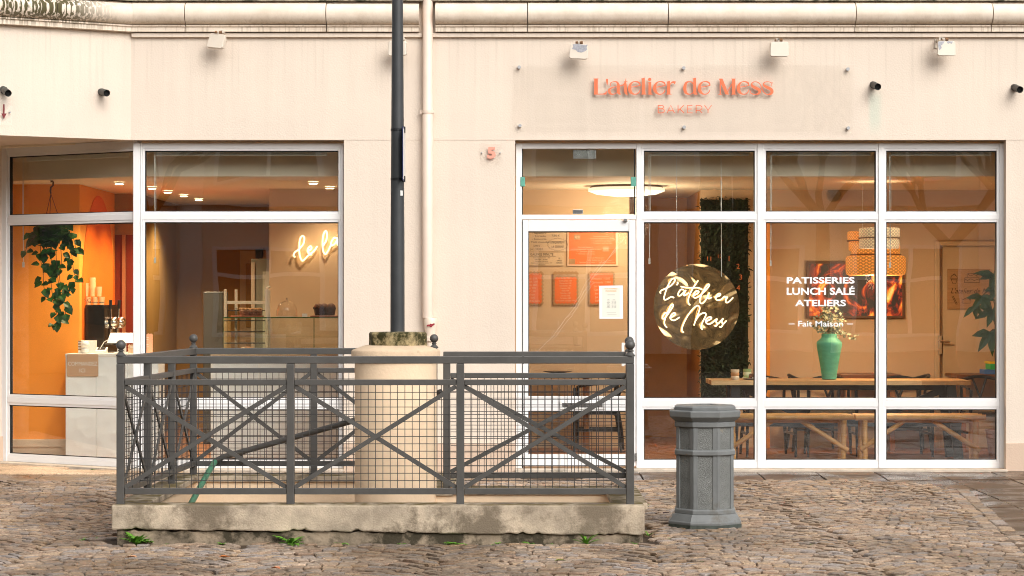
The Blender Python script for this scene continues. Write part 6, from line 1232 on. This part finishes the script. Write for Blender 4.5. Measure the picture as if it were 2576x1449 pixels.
# lettering on the window
yg = .134; t = thing('window_lettering', P(2064, 822, yg), 'white vinyl lettering PATISSERIES LUNCH SALÉ ATELIERS on the window glass', 'lettering'); vin = M('white_vinyl', (.88, .88, .88), .5, .01)
m = MB()
for s_, a_, b2, zb_, zt_2 in (('PATISSERIES', 1979, 2150, 713.5, 697), ('LUNCH SALÉ', 1979, 2150, 742, 719), ('ATELIERS', 2000, 2128, 770.5, 754)): text(m, s_, X(a_, yg), X(b2, yg), Z(zb_, yg), Z(zt_2, yg), yg, .001, .03)
m.build('bold_letters', vin, t); m = MB(); text(m, 'Fait Maison', X(2008, yg), X(2121, yg), Z(821.5, yg), Z(807, yg), yg, .001, .012); m.box(X(1984, yg), X(1999, yg), yg - .001, yg, Z(816, yg), Z(814, yg)); m.box(X(2131, yg), X(2146, yg), yg - .001, yg, Z(816, yg), Z(814, yg)); m.build('small_letters', vin, t)

# ================================================================ ACROSS THE SQUARE (what the glass mirrors)
OB = thing('opposite_building', (0, -46, 0), 'pale building with white pilasters and windows across the square', 'building'); ow = M('opposite_wall', (.80, .68, .54), .8, .08, .6); m = MB()
m.box(-40, 40, -48, -46, 0, 13); m.build('wall', ow, OB); m = MB()
for i in range(17):
    x = -38 + i * 4.7; m.box(x, x + .7, -46, -45.75, 0, 12.5)
m.box(-40, 40, -46, -45.7, 4.3, 4.7); m.box(-40, 40, -46, -45.6, 8.2, 8.5); m.build('pilaster', M('pale_stone_trim', (.8, .76, .68), .8, .05), OB)
og = M('opposite_window_glass', (.06, .055, .05), .15, .2); ofr = MB(); ogl = MB()
for i in range(16):
    x = -37.0 + i * 4.7
    for z in (.6, 5.1, 9.0):
        ogl.box(x + .1, x + 3.2, -46, -45.97, z, z + 2.4); ofr.box(x, x + .12, -46, -45.9, z - .1, z + 2.5); ofr.box(x + 1.6, x + 1.72, -46, -45.9, z, z + 2.4); ofr.box(x + 3.1, x + 3.25, -46, -45.9, z - .1, z + 2.5); ofr.box(x + .1, x + 3.2, -46, -45.91, z + 1.5, z + 1.62); ofr.box(x + .1, x + 3.2, -46, -45.91, z - .1, z); ofr.box(x + .1, x + 3.2, -46, -45.91, z + 2.4, z + 2.5)
ogl.build('window', og, OB); ofr.build('window_frame', M('opposite_frame', (.85, .85, .85), .5, .02), OB)
bark = M('dark_bark', (.05, .035, .022), .9, .4, 8, bump=.6, bscale=20)
def tree(x, y, h0, seed, label, spread=1.0, fat=1):
    t = thing('bare_tree', (x, y, 0), label, 'tree', 'bare trees across the square'); rt_ = random.Random(seed); trunk = MB(); br = MB()
    top = Vector((x + rt_.uniform(-.2, .2), y, h0)); trunk.tube([(x, y, -.05), (x, y, .25), tuple(Vector((x, y, 0)).lerp(top, .6)), tuple(top)], [.26 * fat, .19 * fat, .17 * fat, .16 * fat], 10)
    def grow(p, d, l, r0, dep):
        q = p + d * l * .5 + Vector((rt_.gauss(0, .04), rt_.gauss(0, .04), 0)) * l; e = q + (d + Vector((rt_.gauss(0, .2), rt_.gauss(0, .2), .12))).normalized() * l * .5
        br.tube([p, q, e], [r0, r0 * .85, r0 * .65], 7 if dep < 2 else 4)
        if dep > 4: return
        for k in range(3 if dep < 2 else 2):
            nd = (d + Vector((rt_.gauss(0, .55 * spread), rt_.gauss(0, .5 * spread), rt_.uniform(-.05, .45)))).normalized(); grow(e, nd, l * rt_.uniform(.62, .85), r0 * .62, dep + 1)
    for k in range(4): a_ = k * 1.57 + rt_.random(); grow(top, Vector((math.cos(a_) * .75, math.sin(a_) * .6, .8)).normalized(), 1.5, .10, 0)
    trunk.build('trunk', bark, t, smooth=True); br.build('crown', bark, t)
tree(9.0, -26, 2.6, 5, 'bare tree with a low fork nearest the right shop window'); tree(6.6, -27.5, 3.2, 12, 'slender bare tree left of the low forked one', .9); tree(4.45, -30, 6.5, 77, 'thick trunked bare tree reaching highest across the square', fat=2.4); tree(5.25, -31, 5.5, 78, 'tall bare tree beside the thick trunked one', fat=1.8); tree(11.8, -30, 3.0, 31, 'bare tree farthest to the right across the square'); tree(-8.5, -32, 3.4, 44, 'bare tree in front of the left half of the opposite building')
SB = thing('added_dark_building', (-30, -14, 0), 'unseen dark brick building added to darken the slanting window reflection', 'building'); m = MB(); m.box(-34, -30, -34, -3, 0, 15); m.build('wall', M('dark_brick', (.13, .075, .045), .85, .3, 3), SB); m = MB()  # added out of view so the slanting window mirrors something dark
for i in range(8):
    for k in range(4): m.box(-30, -29.97, -32.5 + i * 3.7, -31.0 + i * 3.7, 1.0 + k * 3.5, 3.2 + k * 3.5)
m.build('window', og, SB)
